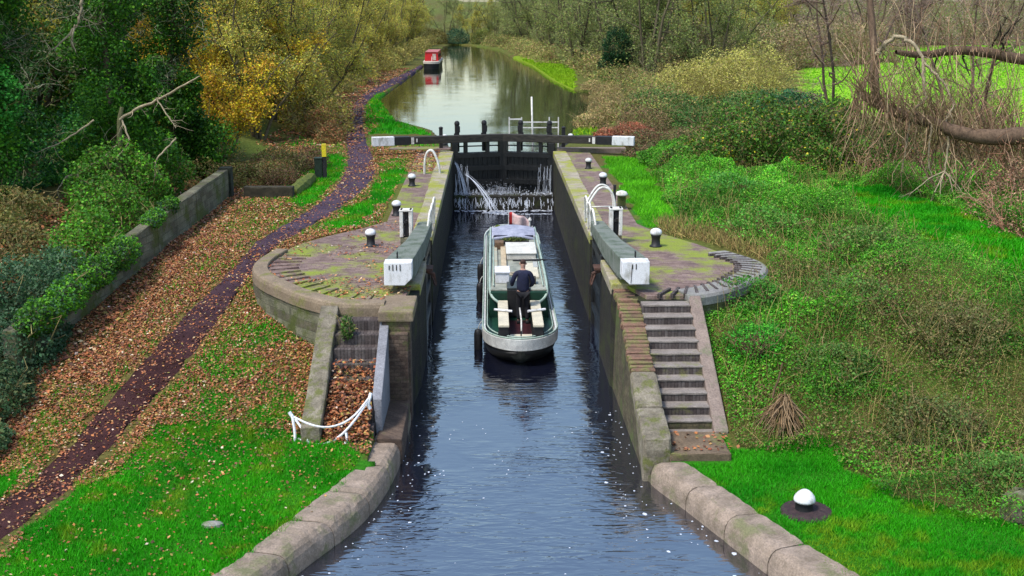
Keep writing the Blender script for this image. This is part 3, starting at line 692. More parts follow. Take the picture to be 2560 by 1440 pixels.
gear(-2.98, 32.35, -1, 'white paddle gear casing beside the gate on the towpath side')
gear(2.96, 32.5, 1, 'white paddle gear casing under the tall hoop rails')
def hooprail(name, x0, x1, y, dy, h, lab, rad=.035, cross=False):
    g_ = empty(name, (x0, y, 2.53), lab, 'ladder rail', 'white hoop rails on the lockside')
    for q in range(2):
        w_ = x1 - x0
        pts = [(0, q * dy, -.05), (.03 * np.sign(w_), q * dy, h * .35), (w_ * .22, q * dy + .05, h * .72), (w_ * .5, q * dy + .1, h * 1.05), (w_ * .86, q * dy + .12, h * .92), (w_, q * dy + .12, h * .5), (w_, q * dy + .12, -.05)]
        MB().tube([tuple(v) for v in resample3(pts, 3)], rad, 8).build('hoop', 'white_metal', g_, 0, True)
    if cross: MB().tube([(0, dy, .3), (x1 - x0, dy + .12, .3)], rad * .7, 6).build('cross_bar', 'white_metal', g_, 0, True)
    mb = MB(); mb.box((0, dy / 2, .01), (.12, dy + .2, .03)); mb.build('foot_plate', 'black', g_)
    return g_
hooprail('ladder_rail', -2.63, -3.25, 46.4, .12, .95, 'single stout white hoop rail near the upper gate', .045)
hooprail('ladder_rail', 2.42, 3.36, 36.2, .55, 1.0, 'pair of tall white hoop rails opposite the towpath', .035, True)
MB().box((3.5, 37.9, 2.9), (.09, .09, .95)).build('post', 'black', None, .01); tag(bpy.data.objects['post'], 'thin black post behind the tall hoop rails', 'post')
proto_b = None
def bollard(x, y, z, lab, sc=1.0, plain=False):
    global proto_b
    if proto_b is None:
        b_ = empty('bollard', (x, y, z), lab, 'bollard', 'white topped mooring bollards')
        MB().lathe([(.17, 0), (.16, .03), (.12, .05), (.11, .20), (.13, .29), (.15, .33)], (0, 0, 0), 18).build('shaft', 'black', b_, 0, True)
        MB().lathe([(.14, .331), (.155, .355), (.158, .40), (.135, .45), (.08, .485), (.02, .50)], (0, 0, 0), 18).build('cap', 'white', b_, 0, True)
        b_.scale = (sc,) * 3; proto_b = b_; return b_
    return copy_tree(proto_b, (x, y, z), random.uniform(0, 6), sc, lab)
bollard(-3.97, 32.1, 2.53, 'bollard nearest the leafy rounded tip, towpath side')
bollard(-3.63, 37.0, 2.53, 'bollard between the grass strip and paddle gear, towpath side')
bollard(-3.54, 43.3, 2.53, 'bollard just this side of the single hoop rail', .95)
bollard(4.04, 31.9, 2.53, 'bollard alone on the paving above the steps', 1.05)
bollard(3.64, 43.3, 2.53, 'bollard directly beyond the tall hoop rails')
bollard(3.48, 48.0, 2.53, 'bollard closest to the upper gate opposite the towpath', .9)
bollard(-2.85, 57.6, 2.46, 'small bollard behind the upper balance beam, towpath side', .95)
bollard(3.45, 58.6, 2.46, 'small bollard on grass behind the upper beam, bramble side', .8)
gb = empty('bollard', (4.9, 18.85, .40), 'squat bollard with white domed top standing in bare earth on the lawn', 'bollard')
MB().lathe([(.48, .0), (.43, .075), (.3, .085), (.05, .09)], (0.05, .0, 0), 24).build('earth_ring', mat_simple('bare_earth', (.05, .03, .03), (.025, .015, .018), 10, .9), gb)
MB().lathe([(.18, 0), (.16, .04), (.15, .2), (.17, .24)], (0, 0, 0), 20).build('shaft', 'black', gb, 0, True)
MB().lathe([(.185, .241), (.19, .27), (.175, .33), (.12, .40), (.07, .44), (.01, .45)], (0, 0, 0), 20).build('cap', 'white', gb, 0, True)
sq = empty('bollard', (3.78, 38.3, 2.53), 'square stubby post with pale cap at the paving edge', 'bollard')
MB().box((0, 0, .2), (.26, .26, .46)).build('shaft', 'oldwall', sq, .02)
MB().lathe([(.2, .43), (.21, .47), (.16, .55), (.05, .59)], (0, 0, 0), 16).build('cap', 'white_metal', sq, 0, True)
# upper gate side posts and white rails behind the gate
for x, lab in ((-2.92, 'short black post where the beam leaves the towpath wall'), (2.86, 'short black post where the beam leaves the bramble side wall')):
    o = MB().box((0, 0, .5), (.17, .17, 1.15)).lathe([(.1, 1.07), (.11, 1.12), (.04, 1.17)], (0, 0, 0), 12).build('post', 'black', None, .01, loc=(x, 54.9, 2.42)); tag(o, lab, 'post')
hr = empty('guard_rail', (0, 0, 0), 'white painted guard railing behind the closed upper gate', 'railing')
mb = MB(); zt_ = PY(1272, 297, 55.6)[2]
xs = [PY(px, 300, 55.6)[0] for px in (1273, 1304, 1373, 1396)]
for x in xs: MB().box((x, 55.6, 3.05 + (zt_ - 3.6) / 2), (.055, .055, zt_ - 2.35)).build('stanchion', 'white_metal', hr)
MB().box(((xs[0] + xs[1]) / 2, 55.6, zt_ - .02), (xs[1] - xs[0] + .06, .06, .06)).box(((xs[1] + xs[3]) / 2, 55.602, zt_ - .16), (xs[3] - xs[1], .05, .05)).build('top_rail', 'white_metal', hr)
MB().box(((xs[1] + xs[3]) / 2, 55.602, zt_ - .42), (xs[3] - xs[1], .045, .045)).build('mid_rail', 'white_metal', hr)
p0 = PY(1329, 242, 57.0); p1 = PY(1333, 345, 57.0)
o = MB().tube([(p1[0], 57, 1.8), (p0[0], 57, p0[2])], .045, 8).build('pole', 'white_metal', None, 0, True); tag(o, 'tall thin white pole in the water behind the white railing', 'pole')
# concrete approach walls of the upper gate
o = MB().box((-3.9, 55.0, 2.46), (2.9, .9, .24)).build('gate_plinth', 'paving', None, .02); tag(o, 'leaf strewn brick strip under the beam on the towpath side', 'plinth')
o = MB().box((4.1, 53.9, 2.55), (3.2, .5, .3)).build('gate_plinth', 'kerb', None, .02); tag(o, 'pinkish stone kerb under the beam on the bramble side', 'plinth')
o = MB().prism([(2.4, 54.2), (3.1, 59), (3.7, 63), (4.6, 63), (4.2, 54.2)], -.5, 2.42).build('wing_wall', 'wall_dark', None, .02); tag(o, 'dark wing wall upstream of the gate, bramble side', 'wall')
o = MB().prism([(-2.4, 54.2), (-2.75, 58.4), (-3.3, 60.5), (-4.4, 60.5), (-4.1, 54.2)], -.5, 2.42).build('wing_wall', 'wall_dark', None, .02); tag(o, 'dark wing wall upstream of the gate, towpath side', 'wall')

# rope barrier across the old steps
rb = empty('tape_barrier', (-3.8, 22.2, .45), 'sagging white tape barrier tied across the foot of the disused steps', 'tape barrier')
rb.location = (0, 0, 0)
MB().tube([(-4.60, 22.25, .3), (-4.62, 22.25, 1.10)], .022, 6).build('post', 'black', rb); MB().tube([(-2.98, 22.65, .3), (-3.05, 22.6, 1.42)], .02, 6).build('post', 'black', rb)
def rope(pts, r): return MB().tube([tuple(v) for v in resample3(pts, 2)], r, 6)
tape = mat_simple('white_tape', (.78, .79, .8), (.55, .56, .58), 9, .6)
mb = rope([(-4.62, 22.22, 1.06), (-4.2, 22.0, .93), (-3.8, 21.95, .90), (-3.4, 22.2, 1.0), (-3.05, 22.58, 1.38)], .022); mb.v, mb.f, mb.mi = mb.v, mb.f, mb.mi
mb.tube([tuple(v) for v in resample3([(-4.5, 22.1, .62), (-4.2, 21.9, .55), (-3.8, 21.9, .60), (-3.45, 22.1, .85), (-3.06, 22.57, 1.34)], 2)], .026, 6)
mb.tube([tuple(v) for v in resample3([(-3.52, 22.0, .78), (-3.5, 21.95, .66), (-3.53, 21.9, .58)], 1)], .03, 5)
mb.build('strand', tape, rb)
mb = rope([(-4.62, 22.2, 1.08), (-4.56, 22.1, .8), (-4.55, 22.0, .55), (-4.62, 21.8, .44)], .03); mb.tube([tuple(v) for v in resample3([(-4.55, 22.15, 1.02), (-4.32, 22.0, .75), (-4.24, 21.9, .5), (-4.36, 21.5, .44), (-4.33, 21.35, .44)], 2)], .025, 5); mb.tube([(-4.68, 22.24, 1.14), (-4.6, 22.22, 1.02)], .04, 6)
mb.build('loose_end', tape, rb); MB().tube([(-3.06, 22.58, 1.42), (-3.12, 22.5, 1.2), (-3.08, 22.5, 1.1)], .04, 5).build('knot', tape, rb)

# ------------------------------------------------------------------ old walls and the marker on the left
ow = empty('boundary_wall', (0, 0, 0), 'low mossy old wall with a dark end pier along the leafy path', 'wall')
wp = [(-10.0, 40.8), (-9.95, 36), (-10.05, 32), (-10.6, 28), (-11.1, 24.5)]
for a_, b_ in zip(wp[:-1], wp[1:]):
    c = ((a_[0] + b_[0]) / 2, (a_[1] + b_[1]) / 2); d = (b_[0] - a_[0], b_[1] - a_[1]); z = float(land(*c))
    z0, z1 = float(land(*a_)), float(land(*b_))
    V = []
    nrm = Vector((-d[1], d[0])).normalized() * .17
    for (q, zz) in ((a_, z0), (b_, z1)):
        for sg in (-1, 1):
            for h in (-.4, 1.0): V.append((q[0] + nrm.x * sg, q[1] + nrm.y * sg, zz + h))
    MB().add(V, [(0, 1, 3, 2), (4, 6, 7, 5), (0, 4, 5, 1), (2, 3, 7, 6), (0, 2, 6, 4), (1, 5, 7, 3)]).build('wall_panel', 'oldwall', ow, .03, rough=.015)
MB().box((-9.95, 41.0, 2.95), (.42, .42, 1.25)).build('end_pier', mat_simple('dark_mossy_stone', (.03, .035, .02), (.012, .014, .01), 4, .9), ow, .03)
lw_ = empty('low_wall', (0, 0, 0), 'dark low stone wall running up to the black and yellow marker', 'wall')
MB().box((-8.45, 40.95, 2.62), (1.75, .35, .55)).build('masonry', mat_simple('dark_timber_stone', (.05, .042, .025), (.022, .02, .012), 4, .9), lw_, .04, rough=.01)
V = MB(); V.tube([(-7.7, 41.2, 2.55), (-7.6, 43, 2.6), (-7.55, 45, 2.62)], [.25, .28, .2], 9); V.build('turf_bank', mat_simple('mossy_turf', (.12, .14, .02), (.05, .07, .01), 6, .9), lw_, 0, rough=.02)
mk = empty('marker_post', (-7.1, 45.5, 2.5), 'black marker post with yellow upper part and dark bin beside the path', 'marker post')
MB().box((0, 0, .55), (.14, .14, 1.1)).build('post', 'black', mk, .01); MB().box((0, 0, 1.12), (.17, .17, .50)).build('yellow_top', mat_simple('yellow_paint', (.75, .60, .02), (.5, .4, .03), 6, .5), mk, .01)
MB().box((-.24, .05, .42), (.3, .3, .75)).box((-.24, .05, .81), (.34, .34, .05)).build('bin', mat_simple('dark_green_paint', (.015, .03, .018), (.01, .02, .012), 6, .5), mk, .02)
o = MB().lathe([(.10, 0), (.15, .03), (.14, .09), (.06, .12), (.01, .125)], (0, 0, 0), 9).build('stone', 'rim_grey', None, .01, loc=(-5.39, 18.45, .42)); o.scale = (1.3, .8, .8); tag(o, 'small pale stone lying on the lawn', 'stone')
o = MB().lathe([(.25, -.1), (.34, .1), (.30, .4), (.18, .55), (.03, .6)], (0, 0, 0), 10).build('rock', 'oldwall', None, .03, loc=(*P(2548, 1290, .5), .4), rough=.02); tag(o, 'mossy pale rock half hidden in the undergrowth', 'rock')

# ------------------------------------------------------------------ narrowboat
BX = .18
def outline(hw, y_st, y_fr, bow, r_st):
    """half outline (x>=0) from stern centre to bow tip"""
    pts = [(hw * math.sin(a), y_st + r_st * (1 - math.cos(a))) for a in np.linspace(0, math.pi / 2, 12)]
    pts += [(hw, y) for y in np.linspace(y_st + r_st + .5, y_fr - 2.6, 8)]
    pts += [(hw * math.cos(a) ** .8, y_fr - 2.6 + 2.6 * math.sin(a)) for a in np.linspace(.12, math.pi / 2, 10)]
    return pts
def ring(hw, ys, yf, r, z): 
    h = outline(hw, ys, yf, 0, r); f = [(x, y) for x, y in h] + [(-x, y) for x, y in h[-2:0:-1]]
    return [(x, y, z) for x, y in f]
nb = empty('narrowboat', (BX, 0, 0), 'green and cream narrowboat with dark hull heading up the lock', 'narrowboat')
hullm = mat_simple('black_hull', (.012, .014, .014), (.02, .02, .02), 3, .45, .2); cream = mat_simple('cream_paint', (.60, .54, .40), (.46, .42, .32), 3, .55, .15)
green = mat_simple('boat_green', (.008, .050, .028), (.005, .026, .016), 4, .45, .1); pale_green = mat_simple('pale_green_paint', (.36, .45, .38), (.24, .32, .27), 3, .45, .1)
def loftrings(rs, cap0=True, cap1=True):
    n = len(rs[0]); V = [v for r_ in rs for v in r_]; fs = [(a * n + j, a * n + (j + 1) % n, (a + 1) * n + (j + 1) % n, (a + 1) * n + j) for a in range(len(rs) - 1) for j in range(n)]
    if cap0: fs.append(tuple(range(n - 1, -1, -1)))
    if cap1: fs.append(tuple((len(rs) - 1) * n + j for j in range(n)))
    return MB().add(V, fs)
loftrings([ring(.80, 29.9, 44.0, 1.6, -.35), ring(.92, 29.25, 44.4, 1.5, .0), ring(.97, 28.85, 44.7, 1.45, .30), ring(1.0, 28.66, 44.9, 1.4, .47)], True, True).build('hull', hullm, nb, 0, True)
MB().add([(0, 28.64, .47), (-.42, 28.82, .46), (.42, 28.82, .46), (0, 29.15, -.02), (-.1, 29.2, -.02), (.1, 29.2, -.02)], [(0, 1, 4, 3), (0, 3, 5, 2), (1, 2, 5, 4)]).build('stem_plate', mat_simple('scuffed_hull', (.045, .05, .045), (.02, .025, .02), 9, .5), nb)
loftrings([ring(1.012, 28.64, 44.95, 1.4, .46), ring(1.025, 28.60, 45.0, 1.4, .76), ring(.93, 28.70, 44.9, 1.3, .765), ring(.90, 28.74, 44.85, 1.3, .56)], False, False).build('gunwale_band', mat_simple('white_band', (.62, .62, .58), (.42, .42, .40), 4, .5), nb)
loftrings([ring(.90, 28.95, 44.6, 1.35, .3), ring(.93, 28.78, 44.75, 1.35, .575)], True, True).build('deck', green, nb)
mb = MB()
for rr_, zz in ((1.0, .79), (.88, .80)): 
    pts = ring(rr_, 28.66 + (1 - rr_), 44.6, 1.35, zz); mb.tube(pts + pts[:1], .022 if rr_ > .9 else .018, 6, cap=False)
mb.build('gunwale_rail', pale_green, nb, 0, True)
MB().box((.12 - .12, 30.0, .585), (.62, 2.3, .03)).build('well_floor', mat_simple('maroon_boards', (.045, .007, .010), (.015, .004, .005), 5, .6), nb)
MB().box((0, 29.18, .66), (.70, .18, .16)).box((0, 29.0, .60), (1.2, .16, .1)).build('stern_step', cream, nb, .01)
for x in (-.58, -.30, .0, .30, .58): MB().tube([(x, 28.93, .58), (x, 28.93, .92)], .018, 6).build('taff_rail_post', 'black', nb)
for s in (-1, 1):
    lk = MB().box((s * .45, 30.15, 1.07), (.28, 2.6, .07)).build('locker_lid', cream, nb, .02)
    MB().box((s * .45, 30.15, .80), (.25, 2.52, .46)).build('locker_box', 'black', nb)
    MB().tube([(s * .45 - .24, 30.2 - .1 * s, 1.14), (s * .45 + .24, 30.2 + .1 * s, 1.14)], .035, 8).build('cleat', 'white', lk)
# cabin
def cab(y0, y1, hw0, hw1, z0, z1): return MB().add([(-hw0, y0, z0), (hw0, y0, z0), (hw0, y1, z0), (-hw0, y1, z0), (-hw1, y0, z1), (hw1, y0, z1), (hw1, y1, z1), (-hw1, y1, z1)], [(3, 2, 1, 0), (4, 5, 6, 7), (0, 1, 5, 4), (1, 2, 6, 5), (2, 3, 7, 6), (3, 0, 4, 7)])
cb_ = cab(31.55, 40.7, .86, .79, .5, 1.32).build('cabin', green, nb, .03)
MB().box((0, 36.15, 1.345), (1.58, 9.05, .06)).build('roof', mat_simple('roof_paint', (.26, .27, .22), (.15, .16, .125), 2.5, .6, .2, c3=(.36, .355, .30)), nb, .025)
for s in (-1, 1):
    mb = MB(); pts = [(s * .55, 31.35, 1.05), (s * .78, 31.5, 1.2), (s * .82, 31.9, 1.42), (s * .80, 36, 1.44), (s * .78, 40.6, 1.44)]; mb.tube([tuple(v) for v in resample3(pts, 2)], .04, 8); mb.tube([(s * .70, 31.9, 1.42), (s * .69, 40.5, 1.43)], .02, 6); mb.build('roof_rail', pale_green, nb, 0, True)
    for k_ in range(4): MB().box((s * .846, 33.2 + k_ * 2.2, .98), (.03, .9, .36), ry=-s * .085).build('window', M.setdefault('glass', mat_simple('cabin_glass', (.02, .03, .04), (.01, .015, .02), 2, .1)), cb_, .01)
MB().box((-.02, 31.52, 1.0), (.60, .06, .75)).build('cabin_door', 'black', cb_, .01)
MB().box((.0, 32.0, 1.40), (.66, .9, .06)).build('hatch', mat_simple('dark_hatch', (.035, .045, .045), (.02, .025, .025), 5, .5), nb, .015)
MB().tube([(.02, 29.3, .6), (.02, 29.5, 1.05), (.0, 30.4, 1.15)], .022, 8).build('tiller', 'white_metal', nb, 0, True)
MB().add([(-.5, 40.8, .6), (.5, 40.8, .6), (.3, 43.9, .75), (-.3, 43.9, .75), (-.5, 40.8, .9), (.5, 40.8, .9), (.25, 43.9, .95), (-.25, 43.9, .95)], [(3, 2, 1, 0), (4, 5, 6, 7), (0, 1, 5, 4), (1, 2, 6, 5), (2, 3, 7, 6), (3, 0, 4, 7)]).build('bow_locker', green, nb, .03)
# things carried on the roof
def onroof(name, c, d, m, lab, cat, bev=.02, rz=0):
    o = MB().box((0, 0, d[2] / 2), d).build(name, m, None, bev, loc=c); o.rotation_euler = (0, 0, rz); tag(o, lab, cat); return o
rz_ = 1.377
wb = empty('storage_box', (BX - .45, 32.7, rz_), 'white storage box on the cabin roof beside the helmsman', 'box')
MB().box((0, 0, .15), (.40, .75, .30)).build('box_body', 'white', wb, .02); MB().box((0, 0, .32), (.44, .80, .05)).build('lid', 'white', wb, .015)
for c, d, lab in (((BX - .38, 35.6, rz_), (.16, 3.4, .10), 'long pale plank lying along the roof on the towpath side'), ((BX - .62, 35.2, rz_), (.10, 4.2, .07), 'narrow grey green plank beside the roof rail'), ((BX + .38, 33.9, rz_), (.50, 1.9, .05), 'broad cream board on the roof to the right of the helmsman')):
    onroof('plank', c, d, cream if 'cream' in lab else mat_simple('plank_wood', (.50, .40, .26) if 'pale' in lab else (.33, .36, .28), (.34, .27, .18), 5, .7), lab, 'plank', .008)
lb = empty('locker', (BX + .18, 36.3, rz_), 'large off white flat locker in the middle of the roof', 'locker')
MB().box((0, 0, .1), (.92, 1.7, .20)).build('locker_body', mat_simple('off_white', (.56, .53, .47), (.40, .38, .33), 3, .6), lb, .03); MB().box((0, 0, .215), (.96, 1.75, .03)).build('lid', mat_simple('off_white_lid', (.60, .58, .52), (.46, .44, .38), 3, .6), lb, .01)
o = MB().tube([(0, 0, 0), (1.05, .1, 0)], .03, 8).build('pole', 'black', None, loc=(BX - .1, 34.95, rz_ + .10)); tag(o, 'dark pole lying crosswise on the cabin roof', 'pole')
o = MB().box((0, 0, .09), (.34, .30, .18)).build('crate', mat_simple('dark_crate', (.05, .04, .03), (.02, .018, .015), 8, .8), None, .01, loc=(BX + .34, 32.35, rz_)); tag(o, 'dark crate at the rear right corner of the roof', 'crate')
mb = MB()
for q in range(5): mb.tube([(math.cos(a) * (.10 + .022 * q), math.sin(a) * (.10 + .022 * q), .02 + .004 * (q % 2)) for a in np.linspace(0, 6.0, 22)], .013, 5)
o = mb.build('rope_coil', mat_simple('rope', (.42, .36, .26), (.28, .23, .16), 14, .9), None, loc=(BX - .08, 33.5, rz_)); tag(o, 'coil of rope lying on the cabin roof beyond the helmsman', 'rope')
o = MB().box((0, 0, .12), (.30, .42, .24)).build('basket', mat_simple('brown_basket', (.16, .10, .06), (.09, .055, .03), 12, .9), None, .03, loc=(BX - .5, 37.3, rz_)); tag(o, 'brown basket on the roof near the canopy', 'basket')
onroof('plank', (BX + .58, 36.0, rz_), (.14, 3.6, .06), mat_simple('grey_board', (.40, .41, .38), (.28, .29, .27), 5, .7), 'long grey board beside the roof rail on the steps side', 'plank', .008)
# grey canopy and dark opening at the fore end
cy = empty('canopy', (BX, 0, 0), 'grey blue canvas canopy over the front of the narrowboat', 'canopy')
V = []
for y, h in ((38.7, 1.50), (39.2, 1.62), (40.0, 1.64), (40.7, 1.52)):
    for x in np.linspace(-.74, .74, 9): V.append((x, y, h - .10 * (x / .74) ** 2 + random.uniform(-.02, .02)))
V += [(x, y, z - .05) for x, y, z in V]
fs = [(a * 9 + j, a * 9 + j + 1, (a + 1) * 9 + j + 1, (a + 1) * 9 + j) for a in range(3) for j in range(8)]; fs += [tuple(q + 36 for q in f[::-1]) for f in fs]
fs += [(j + 1, j, 36 + j, 36 + j + 1) for j in range(8)] + [(27 + j, 27 + j + 1, 63 + j + 1, 63 + j) for j in range(8)] + [(a * 9, (a + 1) * 9, 36 + (a + 1) * 9, 36 + a * 9) for a in range(3)] + [((a + 1) * 9 + 8, a * 9 + 8, 36 + a * 9 + 8, 36 + (a + 1) * 9 + 8) for a in range(3)]
MB().add(V, fs).build('canvas', mat_simple('grey_canvas', (.33, .34, .42), (.22, .23, .30), 4, .8, .4), cy)
MB().box((0, 38.85, 1.43), (1.36, .12, .16)).build('front_panel', mat_simple('dark_canvas', (.03, .032, .055), (.015, .016, .03), 4, .8), cy, .03)
mb = MB()
for s in (-1, 1):
    for y in (38.8, 40.6): mb.tube([(s * .70, y, 1.36), (s * .70, y, 1.50)], .02, 6)
mb.build('frame', 'white_metal', cy)
def leafclump(name, c, r, n, size, cols, lab, cat, pot=None):
    p_ = R.normal(size=(n, 3)); p_ = unit(p_) * R.uniform(.5, 1, (n, 1)) * np.array(r); p_[:, 2] = np.abs(p_[:, 2])
    e_ = empty(name, c, lab, cat)
    v, f_, c_ = leafgeo(p_ + [0, 0, .12], size, palette(n, cols)); link('foliage', npmesh('foliage', v, f_, c_), 'leaf', e_)
    MB().box((0, 0, .07), pot or (.4, .25, .14)).build('trough', 'black', e_, .02); return e_
leafclump('planter', (BX - .55, 41.4, .85), (.28, .3, .42), 700, .09, [(.16, .24, .02), (.25, .26, .03), (.08, .16, .02)], 'yellow green plants in a trough at the bow', 'planter')
leafclump('planter', (BX + .0, 38.0, rz_), (.5, .2, .12), 500, .07, [(.05, .08, .02), (.12, .14, .03)], 'low dark planter on the roof under the canopy edge', 'planter', (1.0, .3, .12))
fl = empty('flag', (BX, 0, 0), 'red and white flag drooping from a short staff at the bow', 'flag')
MB().tube([(-.12, 41.7, .85), (-.12, 41.7, 1.82)], .018, 6).build('staff', 'white_metal', fl)
V = []; nx_ = 12
for a in range(nx_ + 1):
    u = a / nx_
    for b_ in range(5):
        vv = b_ / 4; V.append((-.12 + u * .75, 41.7 + .10 * math.sin(u * 9) * (.3 + u), 1.78 - vv * .45 - u * u * .28 + .03 * math.sin(u * 11 + vv * 2)))
fs = [(a * 5 + b_, a * 5 + b_ + 1, (a + 1) * 5 + b_ + 1, (a + 1) * 5 + b_) for a in range(nx_) for b_ in range(4)]
mb = MB(); mb.add(V, fs); mb.mi = [0 if q // 4 < 2 else 1 for q in range(len(fs))]
fo = mb.build('cloth', [mat_simple('red_cloth', (.55, .03, .03), (.4, .02, .02), 5, .8), mat_simple('pale_pink_cloth', (.70, .52, .48), (.6, .4, .38), 5, .8)], fl, 0, True)
md = fo.modifiers.new('thick', 'SOLIDIFY'); md.thickness = .008
o = MB().tube([(0, 0, 0), (.02, 0, .75)], .03, 8).lathe([(.05, .75), (.07, .78), (.04, .86), (.01, .88)], (.02, 0, 0), 10).build('mast', 'white_metal', None, loc=(BX + .62, 41.3, .8)); tag(o, 'short pale mast standing at the right of the bow', 'mast')
# fenders hung over the side
fproto = None
for (y, z, lab) in ((30.45, .22, 'black fender hanging nearest the stern'), (35.6, .30, 'black fender hanging level with the white box'), (38.4, .30, 'black fender hanging farthest towards the bow')):
    if fproto is None:
        fproto = empty('fender', (BX - 1.13, y, z), lab, 'fender', 'fenders along the side of the narrowboat')
        MB().lathe([(.02, -.34), (.09, -.31), (.115, -.2), (.115, .2), (.09, .31), (.02, .34)], (0, 0, 0), 14).build('cushion', 'black', fproto, 0, True)
        MB().tube([(0, 0, .32), (.03, 0, .45), (.10, 0, .56)], .012, 5).build('rope', 'white_metal', fproto)
    else: copy_tree(fproto, (BX - 1.13, y, z), .3, .95, lab)

# helmsman ---------------------------------------------------------------
def skin(name, verts, edges, radii, m, parent, sub=2, root=0):
    me = bpy.data.meshes.new(name); me.from_pydata(verts, edges, []); o = bpy.data.objects.new(name, me); COL.objects.link(o)
    sk = o.modifiers.new('skin', 'SKIN'); sk.use_smooth_shade = True
    for v_, r_ in zip(me.skin_vertices[0].data, radii): v_.radius = r_ if isinstance(r_, tuple) else (r_, r_)
    me.skin_vertices[0].data[root].use_root = True
    sb = o.modifiers.new('sub', 'SUBSURF'); sb.levels = sub; sb.render_levels = sub
    dg = bpy.context.evaluated_depsgraph_get(); nm = bpy.data.meshes.new_from_object(o.evaluated_get(dg)); bpy.data.objects.remove(o)
    nm.name = name; nm.materials.clear(); nm.polygons.foreach_set('use_smooth', [True] * len(nm.polygons)); return link(name, nm, m, parent)
pn = empty('person', (BX + .10, 30.85, .60), 'person in a dark navy jacket steering from the stern, seen from behind', 'person')
skinm = mat_simple('skin', (.46, .27, .20), (.40, .22, .16), 12, .55, .05); navy = mat_simple('navy_jacket', (.018, .022, .055), (.010, .012, .03), 6, .8, .3)
trous = mat_simple('dark_trousers', (.012, .012, .016), (.008, .008, .01), 6, .85); hairm = mat_simple('dark_brown_hair', (.05, .022, .014), (.025, .012, .008), 30, .7)
body_v = [(0, 0, .92), (0, 0, 1.1), (0, .01, 1.3), (0, .01, 1.46), (0, .02, 1.53), (0, .035, 1.60), (0, .045, 1.69), (0, .04, 1.75),
          (.19, 0, 1.40), (.27, .04, 1.14), (.20, .22, 1.0), (.17, .30, .99),
          (-.19, 0, 1.40), (-.28, .06, 1.14), (-.30, .28, 1.02), (-.30, .36, 1.02),
          (.10, 0, .86), (.11, .02, .48), (.12, -.02, .09), (.12, .12, .04), (-.10, 0, .86), (-.11, .02, .48), (-.12, -.02, .09), (-.12, .12, .04)]
body_e = [(0, 1), (1, 2), (2, 3), (3, 4), (4, 5), (5, 6), (6, 7), (3, 8), (8, 9), (9, 10), (10, 11), (3, 12), (12, 13), (13, 14), (14, 15), (0, 16), (16, 17), (17, 18), (18, 19), (0, 20), (20, 21), (21, 22), (22, 23)]
# five fingers on each hand
rad = [(.15, .11), (.145, .105), (.16, .11), (.10, .08), (.052, .052), (.075, .085), (.08, .095), (.05, .06), .06, .045, .032, (.04, .02), .06, .045, .032, (.04, .02), .085, .06, .042, (.04, .03), .085, .06, .042, (.04, .03)]
for hi, s in ((11, 1), (15, -1)):
    hx, hy, hz = body_v[hi]
    for q, (dx, L) in enumerate(((-.03, .07), (-.01, .08), (.012, .075), (.032, .06))):
        k0 = len(body_v); body_v += [(hx + dx, hy + .045, hz), (hx + dx, hy + .045 + L * .5, hz - .01), (hx + dx, hy + .04 + L * .7, hz - .04)]; body_e += [(hi, k0), (k0, k0 + 1), (k0 + 1, k0 + 2)]; rad += [.009, .0085, .008]
    k0 = len(body_v); body_v += [(hx - s * .045, hy + .01, hz), (hx - s * .06, hy + .045, hz - .02)]; body_e += [(hi, k0), (k0, k0 + 1)]; rad += [.011, .009]
bodyo = skin('body', body_v, body_e, rad, skinm, pn)
jv = [(0, 0, .86), (0, 0, 1.05), (0, .0, 1.28), (0, .01, 1.44), (0, .02, 1.505), (.20, 0, 1.41), (.285, .04, 1.14), (.21, .2, 1.0), (-.20, 0, 1.41), (-.295, .06, 1.14), (-.30, .24, 1.02)]
skin('jacket', jv, [(0, 1), (1, 2), (2, 3), (3, 4), (3, 5), (5, 6), (6, 7), (3, 8), (8, 9), (9, 10)], [(.19, .14), (.185, .135), (.20, .14), (.13, .10), (.07, .07), .085, .065, .05, .085, .065, .05], navy, pn)
skin('trousers', [(0, 0, .93), (.10, 0, .84), (.11, .02, .48), (.12, -.02, .10), (-.10, 0, .84), (-.11, .02, .48), (-.12, -.02, .10)], [(0, 1), (1, 2), (2, 3), (0, 4), (4, 5), (5, 6)], [(.17, .13), .10, .075, .06, .10, .075, .06], trous, pn)
skin('hair', [(0, .0, 1.66), (0, .0, 1.72), (0, .025, 1.765), (0, .06, 1.765)], [(0, 1), (1, 2), (2, 3)], [(.065, .04), (.088, .062), (.08, .055), (.06, .04)], hairm, pn)
mb = MB()
for s in (-1, 1): mb.lathe([(.005, -.03), (.02, -.02), (.022, .01), (.008, .03)], (s * .082, .04, 1.675), 8)
mb.lathe([(.004, -.03), (.017, -.02), (.012, .01), (.004, .03)], (0, .142, 1.665), 8); mb.build('ears_and_nose', skinm, pn, 0, True)
mb = MB()
for s in (-1, 1): mb.lathe([(.003, -.01), (.011, 0), (.003, .01)], (s * .03, .132, 1.695), 8)
mb.box((0, .131, 1.625), (.045, .012, .01)); mb.build('eyes_and_mouth', 'black', pn)
for s in (-1, 1): MB().box((s * .12, .05, .045), (.10, .28, .09)).build('shoe', 'black', pn, .03)

